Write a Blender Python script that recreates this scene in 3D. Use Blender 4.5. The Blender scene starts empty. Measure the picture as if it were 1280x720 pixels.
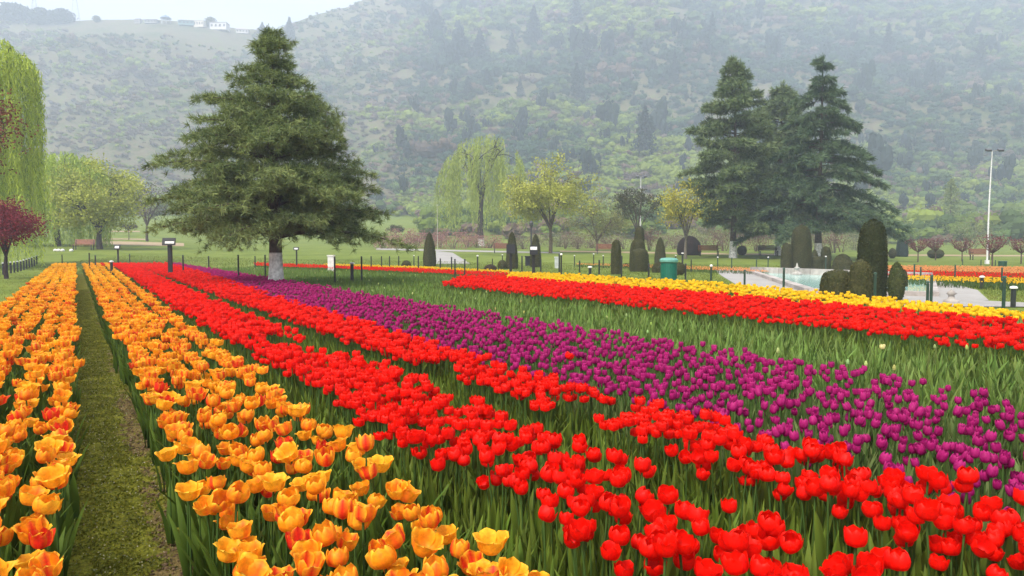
import bpy, math, random
import numpy as np
from mathutils import Vector

PI = math.pi
R = math.radians
sc = bpy.context.scene
COL = sc.collection

# ------------------------------------------------------------------ camera, sky, sun, exposure
FPX, CAMZ, HORIZ = 924.0, 1.25, 310.0
PITCH = math.atan(50 / FPX)
ROW = math.atan2(545, FPX)                       # the flower rows run this far to the side of the view
cam_d = bpy.data.cameras.new('camera')
cam_d.sensor_width = 36.0
cam_d.lens = FPX / 1280 * 36
cam_d.clip_start, cam_d.clip_end = 0.05, 5000
cam = bpy.data.objects.new('camera', cam_d)
COL.objects.link(cam)
cam.location = (0, 0, CAMZ)
cam.rotation_euler = (PI / 2 - PITCH, 0, 0)
sc.camera = cam

SUN_EL, SUN_AZ = 52.0, 215.0                     # degrees; azimuth clockwise from +Y
world = bpy.data.worlds.new('World')
sc.world = world
world.use_nodes = True
wn = world.node_tree
wn.nodes.clear()
w_out = wn.nodes.new('ShaderNodeOutputWorld')
w_bg = wn.nodes.new('ShaderNodeBackground')
w_sky = wn.nodes.new('ShaderNodeTexSky')
w_sky.sky_type = 'NISHITA'
w_sky.sun_disc = False
w_sky.sun_elevation = R(SUN_EL)
w_sky.sun_rotation = R(SUN_AZ)
w_sky.air_density, w_sky.dust_density, w_sky.ozone_density = 1.0, 4.0, 1.0
w_mix = wn.nodes.new('ShaderNodeMix')
w_mix.data_type = 'RGBA'
w_mix.inputs[0].default_value = 0.7              # thin overcast veil over the blue
wn.links.new(w_sky.outputs[0], w_mix.inputs[6])
w_tc = wn.nodes.new('ShaderNodeTexCoord')
w_no = wn.nodes.new('ShaderNodeTexNoise')
w_no.inputs['Scale'].default_value = 3.0
w_no.inputs['Detail'].default_value = 5
w_map = wn.nodes.new('ShaderNodeMapping')
w_map.inputs['Scale'].default_value = (1, 1, 3.5)
wn.links.new(w_tc.outputs['Generated'], w_map.inputs['Vector'])
wn.links.new(w_map.outputs[0], w_no.inputs['Vector'])
w_cr = wn.nodes.new('ShaderNodeValToRGB')
w_cr.color_ramp.elements[0].position, w_cr.color_ramp.elements[1].position = 0.3, 0.7
w_cr.color_ramp.elements[0].color = (0.66, 0.72, 0.88, 1)
w_cr.color_ramp.elements[1].color = (0.93, 0.93, 0.97, 1)
wn.links.new(w_no.outputs['Fac'], w_cr.inputs[0])
w_gain = wn.nodes.new('ShaderNodeVectorMath')
w_gain.operation = 'SCALE'
w_gain.inputs['Scale'].default_value = 7.8
wn.links.new(w_cr.outputs[0], w_gain.inputs[0])
wn.links.new(w_gain.outputs[0], w_mix.inputs[7])
wn.links.new(w_mix.outputs[2], w_bg.inputs[0])
w_bg.inputs[1].default_value = 0.12
wn.links.new(w_bg.outputs[0], w_out.inputs[0])

sun_d = bpy.data.lights.new('sun', 'SUN')
sun_d.energy, sun_d.angle, sun_d.color = 3.8, R(20), (1.0, 0.93, 0.82)
sun = bpy.data.objects.new('sun', sun_d)
COL.objects.link(sun)
_az, _el = R(SUN_AZ), R(SUN_EL)
_to = Vector((math.sin(_az) * math.cos(_el), math.cos(_az) * math.cos(_el), math.sin(_el)))
sun.rotation_euler = _to.to_track_quat('Z', 'Y').to_euler()

sc.view_settings.view_transform = 'Standard'
sc.view_settings.look = 'None'
sc.view_settings.exposure = 1.05
sc.view_settings.gamma = 1.0
sc.view_settings.use_curve_mapping = False
sc.render.engine = 'CYCLES'
sc.cycles.use_denoising = True
sc.cycles.max_bounces = 6
sc.cycles.diffuse_bounces = 3
sc.cycles.glossy_bounces = 2
sc.cycles.transmission_bounces = 4
sc.cycles.transparent_max_bounces = 6
sc.cycles.volume_bounces = 1

HAZE_DENSITY = 0.00135
HAZE_COLOR = (0.75, 0.85, 0.99)

# ------------------------------------------------------------------ maths helpers
def _hash(i, j, seed):
    n = (i.astype(np.int64) * 374761393 + j.astype(np.int64) * 668265263 + seed * 974634777) & 0x7fffffff
    n = ((n ^ (n >> 13)) * 1274126177) & 0x7fffffff
    n = (n ^ (n >> 16)) & 0x7fffffff
    return n / float(0x7fffffff)

def vnoise(x, y, seed=0):
    x, y = np.asarray(x, float), np.asarray(y, float)
    i, j = np.floor(x), np.floor(y)
    fx, fy = x - i, y - j
    fx, fy = fx * fx * (3 - 2 * fx), fy * fy * (3 - 2 * fy)
    a, b = _hash(i, j, seed), _hash(i + 1, j, seed)
    c, d = _hash(i, j + 1, seed), _hash(i + 1, j + 1, seed)
    return (a * (1 - fx) + b * fx) * (1 - fy) + (c * (1 - fx) + d * fx) * fy

def fbm(x, y, seed=0, octv=4):
    s, a, t = 0.0, 0.5, 0.0
    for k in range(octv):
        s = s + a * vnoise(np.asarray(x) * 2 ** k, np.asarray(y) * 2 ** k, seed + k)
        t += a
        a *= 0.5
    return s / t

_px = np.array([-400, 0, 60, 130, 200, 241, 270, 300, 345, 400, 440, 470, 520, 620, 800, 1300, 1900])
_pe = np.array([.300, .311, .303, .307, .307, .304, .301, .2945, .291, .313, .322, .338, .362, .385, .40, .40, .38])
_pr = np.array([640, 640, 640, 640, 640, 640, 640, 650, 660, 690, 720, 740, 770, 800, 800, 800, 800])
_paz = (_px - 640) / FPX

def ground_z(x, y):
    """Height of the ground: level under the beds, rising gently across the park, then the hillside."""
    x, y = np.asarray(x, float), np.asarray(y, float)
    az = x / np.maximum(y, 20.0)
    k = np.interp(az, [-.6, -.3, .3, .6], [.045, .029, .024, .012])
    yy = np.clip(y, 38, 100) - 38
    z = k * yy * yy / (yy + 4.0)
    far = np.clip(y - 100, 0, None)
    z = z + .075 * np.minimum(far, 120) * np.clip(far / 40, 0, 1) + np.clip(far / 60, 0, 1) * np.clip(1 - (y - 220) / 100, 0, 1) * 1.2 * (fbm(x / 25, y / 25, 3) - .5)
    e, rr = np.interp(az, _paz, _pe), np.interp(az, _paz, _pr)
    s = (y - 210) / (rr - 210)
    top = e * rr - z
    sc_ = np.clip(s, 0, 1)
    h = top * (0.55 * sc_ ** 1.15 + 0.45 * sc_ ** 2 * (1.5 - .5 * sc_) / 1.0)
    gully = (fbm(x / 90 + 7, y / 130, 11, 4) - .5) * 46 + (fbm(x / 30, y / 38, 21, 3) - .5) * 13
    h = h + gully * np.clip(s * 4, 0, 1) * np.clip((1 - s) * 3.2, 0, 1)
    h = np.where(s > 1, top - (y - rr) * .18 - 3, h)
    return z + np.where(s > 0, h, 0)

def gz(x, y):
    return float(ground_z(np.array([x]), np.array([y]))[0])

def ray(px, py):
    cx, cy = (px - 640) / FPX, -(py - 360) / FPX
    d = Vector((cx, math.cos(PITCH) + cy * math.sin(PITCH), -math.sin(PITCH) + cy * math.cos(PITCH)))
    return d / d.y

_ys = np.concatenate([np.arange(1.0, 60, .1), np.arange(60, 900, .5)])
def gp(px, py, h=0.0):
    """The point of the ground (or of a level h above it) seen at a place in the photograph."""
    d = ray(px, py)
    zz = CAMZ + d.z * _ys - ground_z(d.x * _ys, _ys) - h
    i = int(np.argmax(zz <= 0)) if (zz <= 0).any() else len(_ys) - 1
    if i > 0 and zz[i] <= 0:
        f = zz[i - 1] / (zz[i - 1] - zz[i])
        y = _ys[i - 1] + f * (_ys[i] - _ys[i - 1])
    else:
        y = _ys[i]
    return d.x * y, y

def at(px, y):
    """x and ground height at depth y below a place in the photograph."""
    x = (px - 640) / FPX * y
    return x, y, gz(x, y)

CS, SN = math.cos(ROW), math.sin(ROW)
def st2xy(s, t):
    return -s * SN + t * CS, s * CS + t * SN

def in_poly(x, y, poly):
    ins = np.zeros(len(x), bool)
    n = len(poly)
    for i in range(n):
        (x1, y1), (x2, y2) = poly[i], poly[(i + 1) % n]
        c = (y1 > y) != (y2 > y)
        with np.errstate(divide='ignore', invalid='ignore'):
            xi = (x2 - x1) * (y - y1) / (y2 - y1 + 1e-12) + x1
        ins ^= c & (x < xi)
    return ins

def unit(v):
    return v / np.maximum(np.linalg.norm(v, axis=-1, keepdims=True), 1e-9)

# ------------------------------------------------------------------ mesh helpers
class MB:
    """Collects quads with a colour per vertex and builds ONE mesh object."""
    def __init__(self):
        self.v, self.q, self.c, self.m, self.n = [], [], [], [], 0
    def add(self, v, q, c, m=0):
        v = np.asarray(v, float).reshape(-1, 3)
        q = np.asarray(q, np.int64).reshape(-1, 4)
        c = np.asarray(c, float)
        if c.ndim == 1:
            c = np.broadcast_to(c, (len(v), 3))
        self.v.append(v)
        self.q.append(q + self.n)
        self.c.append(c.reshape(-1, 3))
        self.m.append(np.broadcast_to(np.asarray(m, np.int32), (len(q),)) if np.ndim(m) == 0 else np.asarray(m, np.int32))
        self.n += len(v)
        return self
    def arrays(self):
        return np.concatenate(self.v), np.concatenate(self.q), np.concatenate(self.c), np.concatenate(self.m)
    def mesh(self, name, mats, smooth=False):
        v, q, c, m = self.arrays()
        me = bpy.data.meshes.new(name)
        me.vertices.add(len(v))
        me.vertices.foreach_set('co', v.astype(np.float32).ravel())
        me.loops.add(len(q) * 4)
        me.loops.foreach_set('vertex_index', q.astype(np.int32).ravel())
        me.polygons.add(len(q))
        me.polygons.foreach_set('loop_start', np.arange(0, len(q) * 4, 4, dtype=np.int32))
        me.polygons.foreach_set('material_index', m.astype(np.int32))
        me.polygons.foreach_set('use_smooth', np.full(len(q), smooth, bool))
        a = me.attributes.new('tint', 'FLOAT_COLOR', 'POINT')
        a.data.foreach_set('color', np.concatenate([c, np.ones((len(c), 1))], 1).astype(np.float32).ravel())
        for x in (mats if isinstance(mats, (list, tuple)) else [mats]):
            me.materials.append(x)
        me.update(calc_edges=True)
        return me
    def build(self, name, mats, parent=None, smooth=False):
        o = bpy.data.objects.new(name, self.mesh(name, mats, smooth))
        COL.objects.link(o)
        if parent is not None:
            o.parent = parent
        return o

def link(name, me, parent=None, loc=None, rot=None):
    o = bpy.data.objects.new(name, me)
    COL.objects.link(o)
    if parent is not None:
        o.parent = parent
    if loc is not None:
        o.location = loc
    if rot is not None:
        o.rotation_euler = rot
    return o

def empty(name, label, cat, loc=(0, 0, 0), rotz=0, group=None):
    o = bpy.data.objects.new(name, None)
    o.empty_display_size = .1
    COL.objects.link(o)
    o.location, o.rotation_euler = loc, (0, 0, rotz)
    return tag(o, label, cat, group)

def tag(o, label=None, cat=None, group=None, kind=None):
    if label: o['label'] = label
    if cat: o['category'] = cat
    if group: o['group'] = group
    if kind: o['kind'] = kind
    return o

def scatter(mb, T, P, yaw, scale=None, tint=None, lean=None, m=None):
    """Many copies of a small template merged into MB."""
    v, q, c, mi = T
    N, n = len(P), len(v)
    if N == 0:
        return
    V = np.repeat(v[None], N, 0)
    if scale is not None:
        s = np.asarray(scale, float)
        V = V * (s[:, None, None] if s.ndim == 1 else s[:, None, :])
    ca, sa = np.cos(yaw)[:, None], np.sin(yaw)[:, None]
    X, Y, Z = V[..., 0], V[..., 1], V[..., 2]
    W = np.stack([X * ca - Y * sa, X * sa + Y * ca, Z], -1)
    if lean is not None:
        W[..., 0] += Z * lean[:, 0:1]
        W[..., 1] += Z * lean[:, 1:2]
    W += np.asarray(P)[:, None, :]
    Q = q[None] + (np.arange(N) * n)[:, None, None]
    Cc = np.repeat(c[None], N, 0)
    if tint is not None:
        Cc = Cc * np.asarray(tint)[:, None, :]
    mm = np.tile(mi if m is None else np.full(len(q), m), N)
    mb.add(W.reshape(-1, 3), Q.reshape(-1, 4), Cc.reshape(-1, 3), mm)

def grid_q(nu, nv, wrap=False):
    """Quads of an nv x nu grid (rows v, columns u)."""
    q = []
    for j in range(nv - 1):
        for i in range(nu if wrap else nu - 1):
            a, b = j * nu + i, j * nu + (i + 1) % nu
            q.append((a, b, b + nu, a + nu))
    return np.array(q)

def tube(mb, pts, rad, col, sides=6, m=0, cap=False):
    pts = np.asarray(pts, float)
    n = len(pts)
    rad = np.broadcast_to(np.asarray(rad, float), (n,))
    d = unit(np.gradient(pts, axis=0))
    ref = np.where(np.abs(d[:, 2:3]) > .9, np.array([[1., 0, 0]]), np.array([[0, 0, 1.]]))
    a = unit(np.cross(d, ref))
    b = np.cross(d, a)
    th = np.arange(sides) * 2 * PI / sides
    V = pts[:, None] + rad[:, None, None] * (a[:, None] * np.cos(th)[None, :, None] + b[:, None] * np.sin(th)[None, :, None])
    col = np.asarray(col, float)
    c = np.repeat(col[:, None], sides, 1).reshape(-1, 3) if col.ndim == 2 else col
    mb.add(V.reshape(-1, 3), grid_q(sides, n, True)[:, ::-1], c, m)
    if cap and sides == 4 or cap and sides == 8:
        for e, fl in ((0, 1), (n - 1, -1)):
            ring = V[e]
            qs = [(0, 1, 2, 3)] if sides == 4 else [(0, 1, 2, 3), (0, 3, 4, 7), (4, 5, 6, 7)]
            mb.add(ring, np.array(qs)[:, ::fl], c if np.ndim(c) == 1 else col[e], m)

def box(mb, cen, size, col, rotz=0, m=0, taper=1.0, tilt=0):
    x, y, z = np.array(size) / 2
    v = np.array([(sx * x * (taper if sz > 0 else 1), sy * y * (taper if sz > 0 else 1), sz * z) for sz in (-1, 1) for sx, sy in ((-1, -1), (1, -1), (1, 1), (-1, 1))])
    if tilt:
        ct, s_ = math.cos(tilt), math.sin(tilt)
        v = np.stack([v[:, 0], v[:, 1] * ct - v[:, 2] * s_, v[:, 1] * s_ + v[:, 2] * ct], 1)
    ca, sa = math.cos(rotz), math.sin(rotz)
    v = np.stack([v[:, 0] * ca - v[:, 1] * sa, v[:, 0] * sa + v[:, 1] * ca, v[:, 2]], 1) + np.array(cen)
    mb.add(v, [(3, 2, 1, 0), (4, 5, 6, 7), (0, 1, 5, 4), (1, 2, 6, 5), (2, 3, 7, 6), (3, 0, 4, 7)], col, m)

def lathe(mb, prof, col, sides=16, m=0, cen=(0, 0, 0)):
    """prof: (r, z) from the bottom up."""
    prof = np.array(prof, float)
    th = np.arange(sides) * 2 * PI / sides
    V = np.stack([prof[:, 0:1] * np.cos(th), prof[:, 0:1] * np.sin(th), np.repeat(prof[:, 1:2], sides, 1)], -1) + np.array(cen)
    mb.add(V.reshape(-1, 3), grid_q(sides, len(prof), True), col, m)

def sheet(mb, pts, z, col, m=0, n=1):
    """A flat polygon as a fan of quads round its middle (convex outlines)."""
    p = np.array(pts, float)
    k = len(p)
    cen = p.mean(0)
    mid = (p + np.roll(p, -1, 0)) / 2
    v = np.concatenate([p, mid, [cen]])
    zz = ground_z(v[:, 0], v[:, 1]) + z
    v = np.column_stack([v, zz])
    q = [(2 * k, k + (i - 1) % k, i, k + i) for i in range(k)]
    area = sum(p[i][0] * p[(i + 1) % k][1] - p[(i + 1) % k][0] * p[i][1] for i in range(k))
    q = np.array(q)
    mb.add(v, q if area > 0 else q[:, ::-1], col, m)

def leaf_quads(mb, P, L, W, rng, col, m=0, bias=None):
    """Diamond leaves of random attitude at P."""
    N = len(P)
    a = unit(rng.normal(size=(N, 3)) + (0 if bias is None else bias))
    b = unit(np.cross(a, rng.normal(size=(N, 3))))
    L = np.broadcast_to(L, (N,))[:, None] / 2
    W = np.broadcast_to(W, (N,))[:, None] / 2
    V = np.stack([P - a * L, P + b * W, P + a * L, P - b * W], 1)
    C = np.repeat(np.asarray(col).reshape(-1, 1, 3) if np.ndim(col) == 2 else np.broadcast_to(col, (N, 1, 3)), 4, 1)
    mb.add(V.reshape(-1, 3), np.arange(N * 4).reshape(-1, 4), C.reshape(-1, 3), m)

def blades(mb, P, D, L, W, rng, col, tipcol=None, m=0, tip=.25):
    N = len(P)
    s = unit(np.cross(D, rng.normal(size=(N, 3))))
    L = np.broadcast_to(L, (N,))[:, None]
    W = np.broadcast_to(W, (N,))[:, None] / 2
    E = P + D * L
    V = np.stack([P - s * W, P + s * W, E + s * W * tip, E - s * W * tip], 1)
    c0 = np.broadcast_to(col, (N, 3))
    c1 = c0 if tipcol is None else np.broadcast_to(tipcol, (N, 3))
    C = np.stack([c0, c0, c1, c1], 1)
    mb.add(V.reshape(-1, 3), np.arange(N * 4).reshape(-1, 4), C.reshape(-1, 3), m)

def mixc(a, b, f):
    f = np.asarray(f)[..., None]
    return np.asarray(a) * (1 - f) + np.asarray(b) * f

# ------------------------------------------------------------------ materials
def mat_tint(name, rough=.6, spec=.3, trans=0.0, nscale=0.0, namt=.25, bump=0.0, bscale=60, metal=0.0):
    m = bpy.data.materials.new(name)
    m.use_nodes = True
    nt = m.node_tree
    nt.nodes.clear()
    out = nt.nodes.new('ShaderNodeOutputMaterial')
    at_ = nt.nodes.new('ShaderNodeAttribute')
    at_.attribute_name = 'tint'
    col = at_.outputs['Color']
    if nscale:
        tc = nt.nodes.new('ShaderNodeTexCoord')
        no = nt.nodes.new('ShaderNodeTexNoise')
        no.inputs['Scale'].default_value = nscale
        no.inputs['Detail'].default_value = 4
        nt.links.new(tc.outputs['Object'], no.inputs['Vector'])
        mr = nt.nodes.new('ShaderNodeMapRange')
        mr.inputs['From Min'].default_value, mr.inputs['From Max'].default_value = .3, .7
        mr.inputs['To Min'].default_value, mr.inputs['To Max'].default_value = 1 - namt, 1 + namt
        nt.links.new(no.outputs['Fac'], mr.inputs['Value'])
        vm = nt.nodes.new('ShaderNodeVectorMath')
        vm.operation = 'SCALE'
        nt.links.new(col, vm.inputs[0])
        nt.links.new(mr.outputs[0], vm.inputs['Scale'])
        col = vm.outputs[0]
    bs = nt.nodes.new('ShaderNodeBsdfPrincipled')
    bs.inputs['Roughness'].default_value = rough
    bs.inputs['Specular IOR Level'].default_value = spec
    bs.inputs['Metallic'].default_value = metal
    nt.links.new(col, bs.inputs['Base Color'])
    if bump:
        tc2 = nt.nodes.new('ShaderNodeTexCoord')
        nb = nt.nodes.new('ShaderNodeTexNoise')
        nb.inputs['Scale'].default_value = bscale
        nb.inputs['Detail'].default_value = 5
        nt.links.new(tc2.outputs['Object'], nb.inputs['Vector'])
        bu = nt.nodes.new('ShaderNodeBump')
        bu.inputs['Strength'].default_value = bump
        bu.inputs['Distance'].default_value = .02
        nt.links.new(nb.outputs['Fac'], bu.inputs['Height'])
        nt.links.new(bu.outputs[0], bs.inputs['Normal'])
    sh = bs.outputs[0]
    if trans:
        tr = nt.nodes.new('ShaderNodeBsdfTranslucent')
        nt.links.new(col, tr.inputs['Color'])
        mx = nt.nodes.new('ShaderNodeMixShader')
        mx.inputs[0].default_value = trans
        nt.links.new(sh, mx.inputs[1])
        nt.links.new(tr.outputs[0], mx.inputs[2])
        sh = mx.outputs[0]
    nt.links.new(sh, out.inputs['Surface'])
    return m

def mat_ground(name, stops, scales, weights, rough=.95, bump=.6, bdist=.03, bscale=40, coords='Object'):
    """Noise of several sizes summed and sent through a colour ramp."""
    m = bpy.data.materials.new(name)
    m.use_nodes = True
    nt = m.node_tree
    nt.nodes.clear()
    out = nt.nodes.new('ShaderNodeOutputMaterial')
    bs = nt.nodes.new('ShaderNodeBsdfPrincipled')
    bs.inputs['Roughness'].default_value = rough
    bs.inputs['Specular IOR Level'].default_value = .15
    tc = nt.nodes.new('ShaderNodeTexCoord')
    acc = None
    for s, w in zip(scales, weights):
        no = nt.nodes.new('ShaderNodeTexNoise')
        no.inputs['Scale'].default_value = s
        no.inputs['Detail'].default_value = 6
        no.inputs['Roughness'].default_value = .6
        nt.links.new(tc.outputs[coords], no.inputs['Vector'])
        mu = nt.nodes.new('ShaderNodeMath')
        mu.operation = 'MULTIPLY_ADD'
        nt.links.new(no.outputs['Fac'], mu.inputs[0])
        mu.inputs[1].default_value = w
        if acc is None:
            mu.inputs[2].default_value = (1 - sum(weights)) / 2
        else:
            nt.links.new(acc, mu.inputs[2])
        acc = mu.outputs[0]
    cr = nt.nodes.new('ShaderNodeValToRGB')
    e = cr.color_ramp.elements
    while len(e) < len(stops):
        e.new(.5)
    for k, (p, c) in enumerate(stops):
        e[k].position, e[k].color = p, (*c, 1)
    nt.links.new(acc, cr.inputs[0])
    nt.links.new(cr.outputs[0], bs.inputs['Base Color'])
    nb = nt.nodes.new('ShaderNodeTexNoise')
    nb.inputs['Scale'].default_value = bscale
    nb.inputs['Detail'].default_value = 8
    nt.links.new(tc.outputs[coords], nb.inputs['Vector'])
    bu = nt.nodes.new('ShaderNodeBump')
    bu.inputs['Strength'].default_value = bump
    bu.inputs['Distance'].default_value = bdist
    nt.links.new(nb.outputs['Fac'], bu.inputs['Height'])
    nt.links.new(bu.outputs[0], bs.inputs['Normal'])
    nt.links.new(bs.outputs[0], out.inputs['Surface'])
    return m

M_PETAL = mat_tint('petal', rough=.5, spec=.16, trans=.38, nscale=110, namt=.16)
M_LEAF = mat_tint('tulip_leaf', rough=.6, spec=.14, trans=.30)
M_FOL = mat_tint('foliage', rough=.6, spec=.2, trans=.25)
M_NEEDLE = mat_tint('needles', rough=.6, spec=.2, trans=.12)
M_BARK = mat_tint('bark', rough=.95, spec=.1, nscale=9, namt=.4, bump=.7, bscale=35)
M_PAINT = mat_tint('painted_metal', rough=.45, spec=.4, nscale=14, namt=.18)
M_STONE = mat_tint('stone', rough=.85, spec=.2, nscale=5, namt=.22, bump=.3, bscale=40)
M_WOOD = mat_tint('wood', rough=.7, spec=.2, nscale=12, namt=.3, bump=.2)
M_HEDGE = mat_tint('clipped_yew', rough=.85, spec=.08, nscale=18, namt=.35, bump=.5, bscale=55)
M_HILLVEG = mat_tint('hill_foliage', rough=.9, spec=.05, trans=.38)

M_LAWN = mat_ground('lawn_grass', [(.30, (.070, .098, .014)), (.48, (.120, .160, .022)), (.62, (.16, .195, .036)), (.75, (.23, .215, .075))],
                    [.13, .8, 9], [.55, .6, .45], bump=.8, bdist=.05, bscale=25)
M_HILL = mat_ground('hill_earth', [(.28, (.032, .052, .016)), (.42, (.072, .090, .028)), (.54, (.135, .098, .070)), (.64, (.090, .130, .026)), (.78, (.165, .160, .065))],
                    [.014, .07, .45, 1.4], [.55, .6, .6, .5], bump=.6, bdist=1.2, bscale=.25)
M_SOIL = mat_ground('bed_soil', [(.30, (.018, .022, .008)), (.5, (.040, .045, .014)), (.66, (.075, .055, .03))],
                    [1.5, 9, 60], [.5, .5, .5], bump=.9, bdist=.02, bscale=50)
M_PATH = mat_ground('mossy_path', [(.30, (.045, .055, .007)), (.47, (.085, .100, .012)), (.58, (.110, .110, .022)), (.70, (.14, .090, .045))],
                    [1.6, 11, 70], [.45, .5, .55], bump=1.0, bdist=.02, bscale=70)
M_PATHSOIL = mat_ground('crumbly_soil', [(.30, (.035, .026, .012)), (.5, (.085, .055, .028)), (.68, (.14, .095, .055))],
                    [4, 22, 90], [.4, .6, .5], bump=1.0, bdist=.02, bscale=60)
M_PAVE = mat_ground('pale_paving', [(.30, (.22, .205, .19)), (.5, (.29, .275, .255)), (.7, (.36, .34, .315))],
                    [.4, 3, 25], [.4, .4, .4], rough=.8, bump=.15, bdist=.01, bscale=60)
M_TAN = mat_ground('tan_gravel', [(.30, (.24, .17, .10)), (.7, (.38, .29, .18))], [.3, 3], [.5, .5], bump=.2)

M_WATER = bpy.data.materials.new('pool_water')
M_WATER.use_nodes = True
_b = M_WATER.node_tree.nodes['Principled BSDF']
_b.inputs['Base Color'].default_value = (.30, .50, .44, 1)
_b.inputs['Roughness'].default_value = .12
_nb = M_WATER.node_tree.nodes.new('ShaderNodeTexNoise')
_nb.inputs['Scale'].default_value = 6
_bu = M_WATER.node_tree.nodes.new('ShaderNodeBump')
_bu.inputs['Strength'].default_value = .15
M_WATER.node_tree.links.new(_nb.outputs['Fac'], _bu.inputs['Height'])
M_WATER.node_tree.links.new(_bu.outputs[0], _b.inputs['Normal'])

# ------------------------------------------------------------------ ground and hillside
def warp(lo, hi, n, mid, p):
    u = np.linspace(-1, 1, n)
    w = np.sign(u) * np.abs(u) ** p
    return np.where(w < 0, mid + w * (mid - lo), mid + w * (hi - mid))

gx = np.unique(np.round(warp(-1250, 1250, 321, 0, 2.0), 3))
gy_a = np.concatenate([np.arange(-100, 30, 10), np.arange(30, 60, 1.0), np.arange(60, 120, 2.5), np.arange(120, 215.1, 4.75)])
gy_b = np.concatenate([np.arange(215, 420, 4.1), np.arange(420, 840, 6.0), np.arange(840, 1100, 40)])
gy_b[0] = gy_a[-1]

def terrain(name, xs, ys, mat):
    X, Y = np.meshgrid(xs, ys)
    mb = MB()
    mb.add(np.stack([X, Y, ground_z(X.ravel(), Y.ravel()).reshape(X.shape)], -1).reshape(-1, 3), grid_q(len(xs), len(ys)), (1, 1, 1))
    return tag(mb.build(name, mat, smooth=True), kind='structure')

terrain('ground', gx, gy_a, M_LAWN)
terrain('hillside', gx, gy_b, M_HILL)

hz = MB()
box(hz, (0, 490, 158), (2700, 1300, 324), (1, 1, 1))
M_HAZE = bpy.data.materials.new('haze')
M_HAZE.use_nodes = True
_n = M_HAZE.node_tree
_n.nodes.clear()
_o = _n.nodes.new('ShaderNodeOutputMaterial')
_v = _n.nodes.new('ShaderNodeVolumePrincipled')
_v.inputs['Color'].default_value = (*HAZE_COLOR, 1)
_v.inputs['Density'].default_value = HAZE_DENSITY
_v.inputs['Anisotropy'].default_value = .2
_n.links.new(_v.outputs[0], _o.inputs['Volume'])
tag(hz.build('haze', M_HAZE), 'thin pale blue haze filling the valley', 'haze', kind='stuff')

# bed soil and the mossy path between the two orange beds
def st_strip(name, t0, t1, s0, s1, z, mat):
    mb = MB()
    sheet(mb, [st2xy(s0, t0), st2xy(s1, t0), st2xy(s1, t1), st2xy(s0, t1)], z, (1, 1, 1))
    return tag(mb.build(name, mat), kind='structure')
soil = MB()
for t0, t1 in ((-1.12, -.02), (.34, 4.72)):
    sheet(soil, [st2xy(-3, t0), st2xy(40, t0), st2xy(40, t1), st2xy(-3, t1)], .004, (1, 1, 1))
tag(soil.build('soil', M_SOIL), kind='structure')

def path_strip(name, t0, t1, mat, seed, lift):
    ss = np.concatenate([np.arange(-1.5, 7, .018), np.arange(7, 14, .05), np.arange(14, 41, .12)])
    ts = np.linspace(t0, t1, 34)
    S, T = np.meshgrid(ss, ts, indexing='ij')
    X, Y = st2xy(S, T)
    e = np.minimum((T - t0) / (t1 - t0), (t1 - T) / (t1 - t0)) * 2
    Z = lift + ground_z(X.ravel(), Y.ravel()).reshape(X.shape) + path_bump(S, T) * np.clip(e * 3, 0.2, 1)
    soil_ = np.clip((path_soil(S, T) - .5) * 6 + .5, 0, 1)
    moss = mixc((.080, .086, .009), (.17, .17, .020), fbm(S * 14, T * 14, 35, 4))
    earth = mixc((.070, .058, .018), (.165, .120, .048), fbm(S * 22, T * 22, 36, 4))
    mb = MB()
    mb.add(np.stack([X, Y, Z], -1).reshape(-1, 3), grid_q(len(ts), len(ss)), mixc(moss, earth, soil_).reshape(-1, 3))
    return tag(mb.build(name, mat, smooth=True), kind='structure')
def path_bump(S, T):
    k = path_soil(S, T)
    return (fbm(S * 9, T * 9, 31, 4) - .45) * .04 + (fbm(S * 30, T * 30, 37, 3) - .5) * .030 * np.clip(k * 1.6 - .3, .2, 1)
def path_soil(S, T):
    """How bare the path is: worn earth along its right side, in patches."""
    return np.clip((T - .195) / .13, -.5, .68) + (fbm(S * 2.2, T * 5, 33, 4) - .5) * 1.7 + (fbm(S * 16, T * 16, 34, 3) - .5) * 1.0 - np.clip((S - 5) / 8, 0, .4)
M_MOSS = mat_tint('mossy_path', rough=.95, spec=.08, nscale=60, namt=.45, bump=.9, bscale=90)
path_strip('path', -.06, .385, M_MOSS, 31, .022)

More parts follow.
